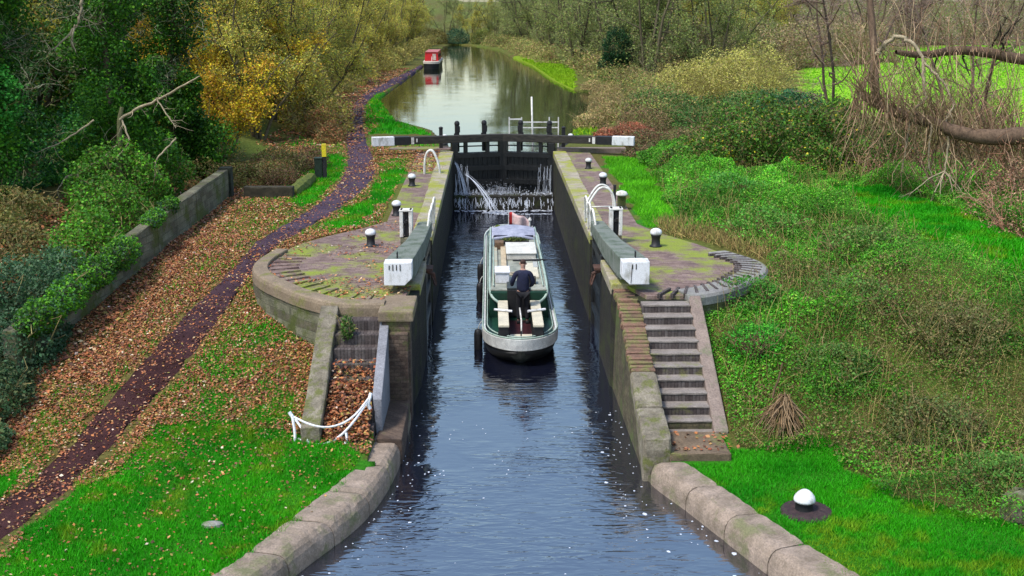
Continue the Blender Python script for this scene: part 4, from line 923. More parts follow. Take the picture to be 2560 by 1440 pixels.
# red boat moored far up the canal -------------------------------------
rbt = empty('narrowboat', (-7.15, 131.5, 2.25), 'small red narrowboat moored at the far left bank', 'narrowboat')
def ring2(hw, y0, L, z, r=.9):
    a = [(hw * math.sin(q), y0 + r * (1 - math.cos(q)), z) for q in np.linspace(-math.pi / 2, math.pi / 2, 13)]
    return a + [(hw, y0 + L, z), (0, y0 + L + 1.6, z), (-hw, y0 + L, z)]
loftrings([ring2(.95, .3, 11, -.2), ring2(1.0, .1, 11.2, .45), ring2(1.02, 0, 11.3, .78)]).build('hull', hullm, rbt, 0, False)
loftrings([ring2(1.04, -.03, 11.32, .70), ring2(1.05, -.05, 11.34, .98), ring2(.9, .1, 11.2, .985)], False, True).build('gunwale_band', mat_simple('off_white_band', (.62, .55, .46), (.5, .44, .36), 4, .5), rbt)
redm = mat_simple('red_paint', (.55, .02, .025), (.42, .015, .02), 3, .4, .1)
cab(1.6, 10.5, .88, .80, .95, 2.1).build('cabin', redm, rbt, .03); MB().box((0, 6, 2.13), (1.66, 8.95, .06)).build('roof', mat_simple('faded_red_roof', (.42, .10, .09), (.32, .07, .06), 3, .5), rbt, .02)
MB().box((.35, 1.57, 1.5), (.45, .04, .8)).build('door', mat_simple('cream_door', (.55, .45, .38), None, 5, .5), rbt)
for k_ in range(4): MB().box((.862, 3 + k_ * 1.9, 1.6), (.03, .8, .4), ry=-.07).build('window', 'black', rbt)
MB().tube([(.1, -.1, .98), (.1, .3, 1.6)], .03, 6).build('tiller', 'white_metal', rbt)

rbt.scale = (.88, .88, .86)
# ------------------------------------------------------------------ falling water and foam
def foam_mat(al):
    m, t, b = newmat('foam'); b.inputs['Base Color'].default_value = (.72, .77, .86, 1); b.inputs['Roughness'].default_value = .4; b.inputs['Alpha'].default_value = al; return m
FM = foam_mat(.7); FW = foam_mat(.5)
V, Fq, o = [], [], 0
def strand(pts, wds):
    global o
    pts = np.array(pts); n = len(pts)
    for q in range(n):
        V.append(pts[q] + [-wds[q] / 2, 0, 0]); V.append(pts[q] + [wds[q] / 2, .0, 0])
    for q in range(n - 1): Fq.append((o + 2 * q, o + 2 * q + 1, o + 2 * q + 3, o + 2 * q + 2))
    o += 2 * n
rg = np.random.default_rng(5)
for _ in range(95):     # leaks down the gate face
    e = rg.random(); x = -2.2 + 1.1 * e ** 1.6 if rg.random() < .55 else 2.2 - .8 * e ** 1.6
    if rg.random() < .25: x = rg.uniform(-2.1, 2.1)
    yb = 53.4 + (2.3 - abs(x)) * .27; z1 = rg.uniform(.7, 2.0) if abs(x) > 1.6 else rg.uniform(.65, .95); z0 = max(.58, z1 - rg.uniform(.2, 1.0)); k_ = 5
    strand([(x + rg.normal() * .01, yb - .05 - .1 * q / k_, z1 + (z0 - z1) * q / k_) for q in range(k_ + 1)], rg.uniform(.006, .02) * np.ones(k_ + 1))
for _ in range(150):     # over the ledge
    x = rg.uniform(-2.25, 2.25); z0 = rg.uniform(.02, .4); z1 = rg.uniform(z0 + .05, .62); k_ = 4
    strand([(x + rg.normal() * .02, 52.56 - .04 - .14 * q / k_, z1 + (z0 - z1) * q / k_) for q in range(k_ + 1)], rg.uniform(.006, .026) * np.ones(k_ + 1))
def blobs(n, cf, sf):
    global o
    for _ in range(n):
        c = np.array(cf()); s = sf(); a = rg.uniform(0, 6.28)
        nrm = rg.normal(size=3); nrm /= np.linalg.norm(nrm); t1 = np.cross(nrm, [0.3, .5, .8]); t1 /= np.linalg.norm(t1); t2 = np.cross(nrm, t1)
        V.extend([c - t1 * s, c - t2 * s * .6, c + t1 * s, c + t2 * s * .6]); Fq.append((o, o + 1, o + 2, o + 3)); o += 4
blobs(500, lambda: (rg.uniform(-2.25, 2.25), rg.normal(53.0, .2), .66 + abs(rg.normal()) * .04), lambda: rg.uniform(.01, .04))
blobs(1500, lambda: (rg.normal(-.15, .45), rg.normal(53.1, .15), .66 + abs(rg.normal()) * .22), lambda: rg.uniform(.006, .025))
blobs(350, lambda: (rg.choice([-1, 1]) * rg.uniform(1.5, 2.25), rg.normal(52.9, .2), .66 + abs(rg.normal()) * .08), lambda: rg.uniform(.008, .03))
# two arching leaks
for (a, b_, cl, n) in (((-2.2, 53.3, 2.1), (-1.75, 52.9, .7), .9, 8), ((-1.75, 53.2, 1.55), (-.45, 52.0, .05), .9, 10)):
    for q in range(9):
        aa, bb = np.array(a) + rg.normal(size=3) * .03, np.array(b_) + rg.normal(size=3) * .10
        ts = np.linspace(0, 1, n); pts = [aa * (1 - u) + bb * u + np.array([0, 0, .45 * u * (1 - u) * 2 - .0]) for u in ts]; strand(pts, np.linspace(.012, .028, n))
cas = link('cascade', npmesh('cascade', np.array(V), np.array(Fq)), FW); tag(cas, 'white water leaking over the gate and ledge', 'falling water', kind='stuff')
V, Fq, o = [], [], 0
def flat(n, cf, sf):
    global o
    for _ in range(n):
        x, y = cf(); s = sf(); k_ = 6; ph = rg.uniform(0, 6.28); ax = rg.uniform(.4, 1)
        for q in range(k_):
            th = q * 2 * math.pi / k_ + ph; r_ = s * rg.uniform(.6, 1.1); V.append((x + r_ * math.cos(th), y + r_ * math.sin(th) * ax * 1.4, .006))
        Fq.append(tuple(range(o, o + k_))); o += k_
flat(140, lambda: (rg.uniform(-2.2, 2.2), 52.35 + rg.normal() * .12), lambda: rg.uniform(.03, .12))
flat(120, lambda: (rg.normal(-.3, .35), 51.9 + rg.normal() * .2), lambda: rg.uniform(.03, .12))
flat(130, lambda: (rg.uniform(-.3, 2.2), 51.5 + rg.normal() * .06), lambda: rg.uniform(.02, .07))
def near():
    while True:
        y = rg.uniform(14.5, 25.5); x = rg.uniform(float(bankL(y)) + .08, float(bankR(y)) - .08)
        e = min(x - float(bankL(y)), float(bankR(y)) - x)
        if rg.random() < (math.exp(-e * 1.6) * 1.0 + .03) * (.3 + 1.2 * float(vnoise(x, y, .8, 77))): return x, y
flat(230, near, lambda: rg.uniform(.010, .026) * (2.2 if rg.random() < .08 else 1))
fo = link('foam', npmesh('foam', np.array(V), np.array(Fq)), FM); tag(fo, 'white foam flecks floating on the lower water', 'foam', kind='stuff')

# ------------------------------------------------------------------ grass and fallen leaves
def scatter(n, x0, x1, y0, y1):
    return R.uniform(x0, x1, n), R.uniform(y0, y1, n)
def onland(x, y):
    ok = (x < bankL(y) - .05) | (x > bankR(y) + .05)
    ok &= ~inpoly(x, y, PLAT_L) & ~inpoly(x, y, PLAT_R) & ((x - 4.95) ** 2 + (y - 18.85) ** 2 > .17)
    ok &= ~((y < 21.4) & (x > bankL(y) - .60) & (x < bankR(y) + .57))
    ok &= ~((y > 22.3) & (y < 26.2) & (np.abs(x) < 4.32)); ok &= ~((x > 0) & (y > 21.1) & (y < 22.5) & (x < 4.12))
    return ok
parts = []
for (n, x0, x1, y0, y1, hh, wd) in ((420000, -10, 9, 14, 24, .075, .018), (260000, -9, 9, 24, 56, .10, .03), (150000, 9, 16, 24, 48, .14, .05), (60000, -11, 9, 56, 115, .16, .07), (40000, 3, 12, 90, 150, .14, .14), (170000, 16, 90, 55, 240, .10, .16)):
    x, y = scatter(n, x0, x1, y0, y1); g, l, p_ = zones(x, y); k_ = (R.random(n) < g) & onland(x, y); x, y = x[k_], y[k_]; n = len(x); z = H(x, y)
    h = hh * R.uniform(.5, 1.4, n) * (.6 + .8 * vnoise(x, y, .6, 41)); a = R.uniform(0, 6.28, n); lean = R.normal(size=(n, 2)) * .5
    c = np.stack([x, y, z - .01], 1); d = np.stack([np.cos(a), np.sin(a), 0 * a], 1) * wd / 2
    tip = c + np.stack([lean[:, 0] * h, lean[:, 1] * h, h], 1)
    tone = vnoise(x, y, 1.3, 42)[:, None]; yel = np.clip((vnoise(x, y, .7, 43) * .6 + vnoise(x, y, .22, 44) * .4)[:, None] - .55, 0, .25) * 3.2
    cc = (np.array([.010, .24, .003]) * (1 - tone) + np.array([.05, .42, .004]) * tone); cc = cc * (1 - yel) + np.array([.20, .32, .01]) * yel
    if y0 == 90: cc = cc * .3 + np.array([.30, .44, .015]) * .7
    if y0 > 100 or x0 > 10: cc = cc * .4 + np.array([.26, .52, .02]) * .6
    if y0 == 56: cc = np.where((x > 0)[:, None], np.array([.30, .46, .015]) * (.7 + .5 * tone), cc)
    if y0 == 24 and x0 == -9: cc = np.where(((x > 0) & (y > 30))[:, None], np.array([.12, .46, .01]) * (.7 + .5 * tone), cc)
    cc *= R.uniform(.65, 1.25, (n, 1))
    parts.append((np.stack([c - d, c + d, tip], 1).reshape(-1, 3), np.arange(3 * n).reshape(n, 3), np.repeat(cc, 3, 0)))
v, f_, c_ = merge(parts); tag(link('grass', npmesh('grass', v, f_, c_), 'grass'), 'bright short grass on the canal banks', 'grass', kind='stuff')
LC = [(.40, .15, .055), (.30, .095, .04), (.46, .24, .09), (.20, .075, .045), (.52, .36, .20), (.30, .13, .065), (.62, .50, .36), (.10, .05, .03), (.30, .24, .06)]; LW = [3, 3, 2, 3, .8, 3, .35, 2.5, 1]
parts = []
for (n, x0, x1, y0, y1, sz) in ((230000, -11.5, -2.5, 15, 34, .066), (90000, -11.5, -3, 34, 56, .085), (40000, -14, -9.6, 22, 46, .11), (26000, -12, -7, 56, 130, .16)):
    x, y = scatter(n, x0, x1, y0, y1); g, l, p_ = zones(x, y); pr = l * (.5 + .8 * vnoise(x, y, .75, 57)) + (.03 + .12 * smooth(19.5, 22.5, y) * (x < 0) * (y < 30)) * g + .12 * p_ * (vnoise(x, y, .6, 58) > .35)
    if x1 == -9.6: pr = np.maximum(pr, .5)
    if y0 == 56: pr = np.maximum(pr, .5 * (x < bankL(y) - 1))
    k_ = (R.random(n) < pr) & onland(x, y); x, y = x[k_], y[k_]; n = len(x)
    parts.append(leafgeo(np.stack([x, y, H(x, y) + R.uniform(.01, .05, n)], 1), sz * R.uniform(.55, 1.3, n), palette(n, LC, LW), 1.6, .7))
# on the lockside paving, on the old steps, on the right-hand landing
x, y = scatter(5200, -6.6, -2.5, 25.4, 36); k_ = inpoly(x, y, PLAT_L) & (R.random(len(x)) < np.where((y < 28) & (x > -5.5), .75, .3) * (vnoise(x, y, .9, 51) > .42)); x, y = x[k_], y[k_]
parts.append(leafgeo(np.stack([x, y, np.full(len(x), 2.555) + R.uniform(0, .03, len(x))], 1), .08 * R.uniform(.6, 1.3, len(x)), palette(len(x), LC, LW), 1.8, .7))
x, y = scatter(1500, -4.1, -2.5, 47, 54); parts.append(leafgeo(np.stack([x, y, np.full(len(x), 2.56)], 1), .09 * R.uniform(.6, 1.3, len(x)), palette(len(x), LC, LW), 1.8, .7))
x, y = scatter(1500, -5.9, -4.1, 48, 54); parts.append(leafgeo(np.stack([x, y, H(x, y) + .04], 1), .09 * R.uniform(.6, 1.3, len(x)), palette(len(x), LC, LW), 1.8, .7))
x, y = scatter(4200, -4.0, -3.07, 21.9, 24.0); k_ = R.random(len(x)) < np.where(y > 23.4, .35, 1); x, y = x[k_], y[k_]; z = np.interp(y, [21.9, 24.0], [.60, 1.66]) + R.uniform(-.06, .08, len(x)); parts.append(leafgeo(np.stack([x, y, z], 1), .085 * R.uniform(.6, 1.3, len(x)), palette(len(x), LC, LW), 1.2, .7))
x, y = scatter(60, 2.95, 4.3, 21.4, 22.4); parts.append(leafgeo(np.stack([x, y, np.full(60, .6)], 1), .1 * R.uniform(.6, 1.3, 60), palette(60, LC, LW), 1.8, .7))
v, f_, c_ = merge(parts); tag(link('fallen_leaves', npmesh('fallen_leaves', v, f_, c_), 'litter'), 'orange brown autumn leaves fallen along the towpath', 'fallen leaves', kind='stuff')

# ------------------------------------------------------------------ undergrowth on the right bank
def clumpnoise(x, y): return .55 * vnoise(x, y, 1.6, 61) + .45 * vnoise(x, y, .55, 62)
und = gpoly([(1800, 1100), (1740, 790), (1790, 750), (1905, 690), (1925, 650), (1880, 620), (1760, 585), (1710, 590), (1650, 470), (1590, 395), (1700, 380), (2000, 400), (2700, 380), (2700, 760), (2900, 1400), (2500, 1330), (2250, 1260), (2060, 1120), (1960, 1130)])
parts = []
x, y = scatter(950000, 4.2, 19, 17, 60); k_ = inpoly(x + (vnoise(x, y, .7, 3) - .5) * .6, y + (vnoise(x, y, .7, 4) - .5) * .8, und) & onland(x, y) & ~inpoly(x, y, GRASS[7]); x, y = x[k_], y[k_]
ed = vnoise(x, y, 2.6, 64); hm = (.10 + 1.25 * clumpnoise(x, y) ** 2) * (.5 + .9 * ed) * smooth(4.2, 6.5, x)
hm = np.maximum(hm, .12); n = len(x); fz = np.clip(1 - R.random(n) ** 2.2, 0, 1); z = H(x, y) + hm * fz + R.normal(size=n) * .02
brown = np.clip(vnoise(x, y, 2.4, 65) * .5 + vnoise(x, y, .9, 68) * .5 + .14 * smooth(6.5, 9, x) * smooth(32, 26, y) - .10 * smooth(30, 40, y), 0, 1); br = (R.random(n) < smooth(.50, .76, brown) * .62)
gcol = palette(n, [(.055, .25, .012), (.04, .17, .010), (.10, .34, .015), (.09, .21, .03), (.17, .29, .03)], [3, 3, 3, 2, 1.5], .35)
ton = (vnoise(x, y, 1.2, 66))[:, None]; gcol = gcol * (.40 + 1.15 * ton) * (.75 + .5 * vnoise(x, y, 4.5, 67)[:, None])
far = smooth(28, 42, y)[:, None]; gcol = gcol * (1 + far * .35)
bcol = palette(n, [(.20, .15, .055), (.15, .10, .045), (.24, .20, .08), (.16, .19, .04)], [3, 2, 2, 4], .35)
cc = np.where(br[:, None], bcol, gcol)
parts.append(leafgeo(np.stack([x, y, z], 1), R.uniform(.03, .075, n) * (1 + .25 * far[:, 0]) * (.7 + .7 * vnoise(x, y, .8, 69)), np.clip(cc, .002, .8), .35, .5))
v, f_, c_ = merge(parts); tag(link('undergrowth', npmesh('undergrowth', v, f_, c_), 'leaf'), 'nettles and brambles covering the right bank', 'undergrowth', kind='stuff')
# dry grass fringe and stems
polys = []
for _ in range(4200):
    x, y = R.uniform(4.6, 15), R.uniform(18, 46)
    if not inpoly(np.array([x]), np.array([y]), und)[0] or inpoly(np.array([x]), np.array([y]), GRASS[7])[0]: continue
    z = float(H(x, y)); L = R.uniform(.3, 1.1); pts, _ = wander((x, y, z), (R.normal() * .3, R.normal() * .3, 1), L, 3, .16, R); polys.append((pts, [.007, .006, .005, .003], 3))
fr = gpoly([(1640, 560), (1720, 560), (1800, 590), (1950, 610), (1980, 640), (1900, 650), (1760, 605), (1660, 590)])
for _ in range(7000):
    x, y = R.uniform(4.2, 8), R.uniform(29, 38)
    if not inpoly(np.array([x]), np.array([y]), fr)[0] or inpoly(np.array([x]), np.array([y]), PLAT_R)[0]: continue
    pts, _ = wander((x, y, float(H(x, y))), (R.normal() * .5, R.normal() * .5, 1), R.uniform(.2, .5), 2, .25, R); polys.append((pts, [.012, .009, .004], 3))
v, f_, c_ = tubesgeo(polys, [(.36, .27, .10), (.26, .18, .08), (.40, .33, .12), (.20, .22, .06)]); tag(link('dry_stalks', npmesh('dry_stalks', v, f_, c_), 'bark'), 'dry brown stalks rising from the undergrowth', 'dry grass', kind='stuff')

# ------------------------------------------------------------------ trees and bushes
OLIVE_TW = [(.28, .22, .09), (.22, .17, .08), (.34, .29, .13), (.17, .15, .07)]
def tree_meshes(kind, seed):
    """returns (trunk mesh, crown mesh); the tree stands at the origin"""
    rng = np.random.default_rng(seed); limbs, twigs, lp = [], [], []
    cfg = dict(olive=(11, 5, 12, 7, 9, .16, 15000), grey=(14, 4, 14, 7, 9, .15, 14000), bare=(14, 3, 13, 7, 12, .12, 1500), ivy=(12, 1, 14, 6, 8, .14, 4500), yellow=(8, 3, 12, 6, 8, .17, 12000))[kind]
    Ht, stems, nl, nb_, ntw, ls, nleaf = cfg
    for s_ in range(stems):
        a = 6.28 * s_ / stems + rng.uniform(0, .8); d0 = (math.cos(a) * (.28 if stems > 1 else .05), math.sin(a) * (.28 if stems > 1 else .05), 1)
        hh = Ht * rng.uniform(.75, 1.05); tp, _ = wander((math.cos(a) * .25 * (stems > 1), math.sin(a) * .25 * (stems > 1), -.3), d0, hh, 9, .10, rng)
        r0 = (.22 if stems == 1 else .13) * rng.uniform(.8, 1.2); limbs.append((tp, np.linspace(r0, .03, 10), 7))
        for q in range(nl if stems == 1 else max(5, nl * 2 // stems)):
            f = rng.uniform(.10, .97) if kind != 'ivy' else rng.uniform(.3, .97); i_ = min(int(f * 9), 8); p0 = tp[i_] + (tp[i_ + 1] - tp[i_]) * (f * 9 - i_)
            aa = rng.uniform(0, 6.28); L = (1 - f * .55) * Ht * rng.uniform(.22, .34); lb_, _ = wander(p0, (math.cos(aa), math.sin(aa), rng.uniform(.0, .8)), L, 5, .22, rng, .02 if kind != 'bare' else -.02)
            limbs.append((lb_, np.linspace(.055, .018, 6), 5))
            for b_ in range(nb_):
                f2 = rng.uniform(.15, 1); j = min(int(f2 * 5), 4); p1 = lb_[j] + (lb_[j + 1] - lb_[j]) * (f2 * 5 - j)
                br_, _ = wander(p1, unit(rng.normal(size=(1, 3)))[0] + [0, 0, .15], L * rng.uniform(.25, .5), 3, .3, rng)
                twigs.append((br_, [.018, .013, .009, .006], 3)); 
                for t_ in range(ntw):
                    p2 = br_[rng.integers(1, 4)]; tw_, _ = wander(p2, rng.normal(size=3), rng.uniform(.3, .8), 2, .3, rng, -.05)
                    twigs.append((tw_, [.009, .007, .004], 3)); lp.append(tw_[2]); lp.append(tw_[1])
    tv = tubesgeo(limbs, [(.10, .085, .055), (.08, .07, .045)] if kind != 'bare' else [(.12, .085, .065), (.10, .075, .06)], .2, rng)
    twc = dict(olive=OLIVE_TW, grey=[(.24, .25, .11), (.30, .31, .15), (.18, .19, .09)], bare=[(.32, .22, .17), (.26, .17, .14), (.38, .28, .20)], ivy=[(.22, .22, .10), (.38, .37, .25)], yellow=OLIVE_TW)[kind]
    parts = [tubesgeo(twigs, twc, .3, rng)]
    lp = np.array(lp); c = lp[rng.integers(len(lp), size=nleaf)] + rng.normal(size=(nleaf, 3)) * .16
    pal = dict(olive=([(.46, .42, .07), (.35, .37, .06), (.56, .48, .07), (.30, .26, .08), (.66, .52, .04), (.50, .30, .08), (.16, .26, .07)], [4, 4, 3, 2, 1, 1, 1.5]),
               grey=([(.21, .27, .07), (.27, .33, .08), (.16, .20, .07), (.32, .33, .10), (.30, .22, .10)], [4, 3, 3, 2, 1]), bare=([(.25, .12, .06), (.20, .15, .06)], [1, 1]),
               ivy=([(.02, .07, .012), (.035, .11, .015)], [1, 1]), yellow=([(.72, .52, .02), (.62, .38, .03), (.46, .42, .04), (.66, .32, .05)], [4, 2, 2, 2]))[kind]
    tone = vnoise(c[:, 0] + c[:, 2] * .7, c[:, 1], 1.4, seed)[:, None]
    parts.append(leafgeo(c, ls * rng.uniform(.5, 1.2, nleaf), np.clip(palette(nleaf, *pal, .3, rng) * (.6 + .8 * tone), .002, .8), .2, .55, rng))
    if kind == 'ivy':
        n = 30000; f = rng.random(n) ** .8; k_ = rng.integers(0, 26, n); cz = rng.random(26) ** 1.1 * 10; ca = rng.uniform(0, 6.28, 26); cr = rng.uniform(.2, 1.9, 26) * (1.15 - cz / 16); rr = rng.uniform(.55, 1.25, 26)
        tpx = np.interp(cz, limbs[0][0][:, 2], limbs[0][0][:, 0]); tpy = np.interp(cz, limbs[0][0][:, 2], limbs[0][0][:, 1])
        cen = np.stack([tpx + np.cos(ca) * cr, tpy + np.sin(ca) * cr, cz], 1); d_ = unit(rng.normal(size=(n, 3))); c = cen[k_] + d_ * (rr[k_] * rng.uniform(.6, 1.08, n))[:, None]; c = c[c[:, 2] > -.2]; n = len(c)
        tone = vnoise(c[:, 0] + c[:, 2], c[:, 1], 1.1, seed + 1)[:, None]
        parts.append(leafgeo(c, rng.uniform(.09, .17, n), np.clip(palette(n, [(.028, .10, .010), (.06, .20, .010), (.04, .14, .014), (.12, .28, .016)], [3, 3, 2, 1.3], .35, rng) * (.5 + 1.0 * tone), .002, .6), .3, .75, rng))
    return npmesh('trunk', *tv, True), npmesh('crown', *merge(parts))
PROTO = {k_: [tree_meshes(k_, sd_) for sd_ in sds] for k_, sds in dict(olive=(1, 2, 3), grey=(4, 5), bare=(6, 7), ivy=(8, 9, 10), yellow=(12,)).items()}
_used = {}
def tree(kind, x, y, lab, group, sc=1.0, name=None, z=None, rz=None, var=None):
    pr = PROTO[kind][random.randrange(len(PROTO[kind])) if var is None else var]
    e_ = empty(name or {'olive': 'autumn_tree', 'grey': 'willow_tree', 'bare': 'bare_tree', 'ivy': 'ivy_tree', 'yellow': 'yellow_tree'}[kind], (x, y, float(land(x, y)) - .1 if z is None else z), lab, 'tree', group)
    e_.rotation_euler = (0, 0, random.uniform(0, 6.28) if rz is None else rz); e_.scale = (sc, sc, sc) if not isinstance(sc, tuple) else sc
    link('trunk', pr[0], 'bark', e_); link('crown', pr[1], 'leaf', e_); return e_
def bush(name, lab, blobs, n, size, cols, wts=None, stems=60, stemcol=OLIVE_TW, tone=1.1, cat='bush', updir=.35, group=None, stemL=(.5, 1.4), aspect=.6, seed=1):
    """blobs: (x,y,z,rx,ry,rz)"""
    rng = np.random.default_rng(seed * 7 + len(lab)); B_ = np.array(blobs, float); vol = B_[:, 3] * B_[:, 4] + B_[:, 3] * B_[:, 5] + B_[:, 4] * B_[:, 5]
    k_ = rng.choice(len(B_), n, p=vol / vol.sum()); d = unit(rng.normal(size=(n, 3))); rad = 1 - np.abs(rng.normal(size=n)) * .16
    c = B_[k_, :3] + d * B_[k_, 3:] * rad[:, None] * (.78 + .44 * vnoise(d[:, 0] * 3 + k_ * 9, d[:, 1] * 3 + d[:, 2] * 3, .55, seed))[:, None]
    gz = land(c[:, 0], c[:, 1]); c[:, 2] = np.maximum(c[:, 2], gz + rng.random(n) * .2)
    tn = vnoise(c[:, 0] + c[:, 2], c[:, 1] + c[:, 2] * .5, tone, seed + 5)[:, None]
    o3 = B_[:, :3].mean(0); o3[2] = float(land(o3[0], o3[1])) 
    e_ = empty(name, tuple(o3), lab, cat, group)
    v, f_, c_ = leafgeo(c - o3, size * rng.uniform(.6, 1.3, n), np.clip(palette(n, cols, wts, .3, rng) * (.55 + .9 * tn), .002, .8), updir, aspect, rng)
    link('foliage', npmesh('foliage', v, f_, c_), 'leaf', e_)
    polys = []
    for _ in range(stems):
        q = rng.integers(len(B_)); b_ = B_[q]; a = rng.uniform(0, 6.28); p0 = (b_[0] + math.cos(a) * b_[3] * .5, b_[1] + math.sin(a) * b_[4] * .5, max(float(land(b_[0], b_[1])), b_[2] - b_[5] * .3)); pts, _d = wander(p0, (math.cos(a) * .6, math.sin(a) * .6, 1), b_[5] * rng.uniform(*stemL), 5, .22, rng, -.03)
        polys.append((pts - o3, [.022, .018, .014, .011, .008, .005], 4))
        for _2 in range(3): w_, _d = wander(pts[rng.integers(2, 6)], rng.normal(size=3) + [0, 0, .4], b_[5] * rng.uniform(.15, .4), 3, .25, rng); polys.append((w_ - o3, [.011, .009, .007, .004], 3))
    if polys: v, f_, c_ = tubesgeo(polys, stemcol, .25, rng); link('stems', npmesh('stems', v, f_, c_), 'bark', e_)
    return e_
# ---- left: ivy clad trees behind the old wall
for q, (x, y, sc, lab) in enumerate(((-13.0, 39.5, .82, 'dark ivy clad tree standing nearest the end of the old wall'), (-15.6, 35.5, .80, 'ivy clad tree with dense low growth above the old wall'), (-17.8, 40.5, .95, 'ivy covered tree at the left frame edge with pale dead twigs'),
        (-12.9, 45.0, .85, 'ivy clad tree just left of the yellow leaved tree'), (-15.8, 45.5, .95, 'tall ivy clad tree behind the pale branches'), (-19.6, 47.5, 1.0, 'broad ivy clad tree deep in the left wood'), (-17.0, 51.5, .9, 'ivy tree half hidden behind yellow leaves'), (-18.5, 54.5, 1.0, 'ivy tree farthest back in the dark corner'), (-22.5, 52, 1.0, 'ivy tree at the far left edge of the wood'), (-22.5, 60, 1.1, 'ivy tree rising behind the dark left wood'))):
    tree('ivy', x, y, lab, 'ivy clad trees of the left wood', sc, var=q % 3)
YG = [(.065, .22, .012), (.04, .13, .012), (.11, .30, .014)]
bush('ivy_bush', 'bright green ivy bush tumbling over the old wall', [(-11.3, 30.4, 2.7, .9, 1.7, 1.2), (-11.5, 33, 3.2, 1.1, 1.5, 1.2), (-12.2, 36, 3.6, 1.5, 1.8, 1.4), (-12.0, 39.4, 3.6, 1.2, 1.6, 1.0)], 26000, .10, YG + [(.06, .20, .015), (.10, .12, .02)], None, 40)
bush('ivy_bush', 'dark blue green ivy bush over the lower end of the old wall', [(-11.3, 28.0, 2.2, .8, 1.6, 1.1), (-11.2, 25.4, 1.5, .9, 1.5, 1.0), (-11.8, 27, 2.2, 1.1, 1.8, 1.1)], 20000, .09, [(.03, .08, .03), (.05, .11, .045), (.07, .12, .06)], None, 40, seed=3)
bush('ivy_bush', 'trailing ivy hanging over the top of the old wall', [(-10.05 - .0 * q, 33.5 - q * 1.3 if q else 33.8, float(land(-10.1, 33.5 - q * 1.3)) + .95, .30, .8, .26) for q in range(0, 2)] + [(-10.2 - .2 * q, 29.6 - q * 1.35, float(land(-10.4, 29.6 - q * 1.35)) + .85, .42, 1.0, .42) for q in range(4)], 15000, .085, YG + [(.05, .12, .05)], None, 30, seed=33)
bush('ivy_bush', 'dark ivy thicket filling the hollow under the ivy clad trees', [(-14.2, 39.5, 3.6, 1.8, 1.8, 1.9), (-16.6, 37.5, 3.6, 1.8, 1.8, 1.8), (-19.5, 43, 4.0, 2.5, 2, 2.4), (-15.0, 43, 3.8, 2.0, 2, 2.2), (-13.4, 47.5, 3.6, 1.6, 2, 2.0), (-21.5, 48, 4.2, 2.5, 2.5, 2.6)], 36000, .12, [(.016, .085, .018), (.03, .15, .015), (.02, .10, .03), (.06, .20, .02)], None, 90, [(.30, .29, .18), (.22, .22, .12)], seed=35)
bush('ivy_bush', 'fresh green leafy clump high at the top left corner', [(-16.9, 33.8, 8.6, 1.2, 1.2, 1.5), (-15.6, 35.2, 6.4, 1.0, 1.2, 1.2)], 9000, .11, [(.05, .26, .03), (.03, .18, .02), (.08, .32, .04)], None, 10, seed=36)
bush('shrub', 'low grey green shrub at the left edge below the dark bush', [(-11.2, 23.3, 1.1, .9, 1.4, .7), (-10.6, 21.6, .8, .5, .8, .35)], 8000, .09, [(.06, .12, .05), (.10, .13, .05), (.04, .09, .03)], None, 30, seed=4)
bush('shrub', 'tangled olive brown shrub on the leafy slope at the left edge', [(-13.5, 29.5, 3.0, 1.3, 2.6, .6), (-15, 33, 3.4, 1.8, 2, .7)], 9000, .10, [(.14, .13, .03), (.18, .12, .04), (.09, .11, .03)], None, 70, seed=5)
bush('shrub', 'low olive scrub behind the dark end pier', [(-11.3, 43.5, 2.7, 1.5, 1.6, .8), (-10.0, 44.5, 2.6, 1.5, 1.6, .8), (-9.3, 47, 2.7, 1.2, 2.0, .9), (-12, 46.5, 2.8, 1.5, 2, 1.0)], 15000, .09, [(.14, .15, .03), (.18, .15, .05), (.11, .14, .03), (.20, .12, .05)], None, 110, seed=6)
bush('shrub', 'reddish bramble patch beside the yellow topped marker', [(-8.6, 44.2, 2.6, .8, .9, .55), (-8.2, 49, 2.6, .8, 1.2, .8)], 4000, .08, [(.16, .08, .05), (.12, .10, .03), (.20, .12, .06)], None, 60, [(.16, .08, .05), (.2, .13, .08)], seed=7)
bush('shrub', 'rusty leaved shrub where the path bends', [(-8.6, 58.5, 2.6, .8, 1.4, .9), (-9.4, 61.5, 2.8, .9, 1.5, 1.2)], 5000, .10, [(.34, .14, .06), (.24, .12, .05), (.16, .14, .04)], None, 40, seed=8)
for x, y, sc, lab in ((-12.2, 50.5, .72, 'low yellow leaved tree just behind the olive scrub'), (-15.2, 58.5, .8, 'golden yellow tree in front of the brown wood'), (-12.6, 66, .8, 'orange tinged yellow tree above the path bend'), (-14.4, 50.2, .85, 'yellow leaved tree spreading beside the dark ivy')): tree('yellow', x, y, lab, 'yellow leaved autumn trees', sc)
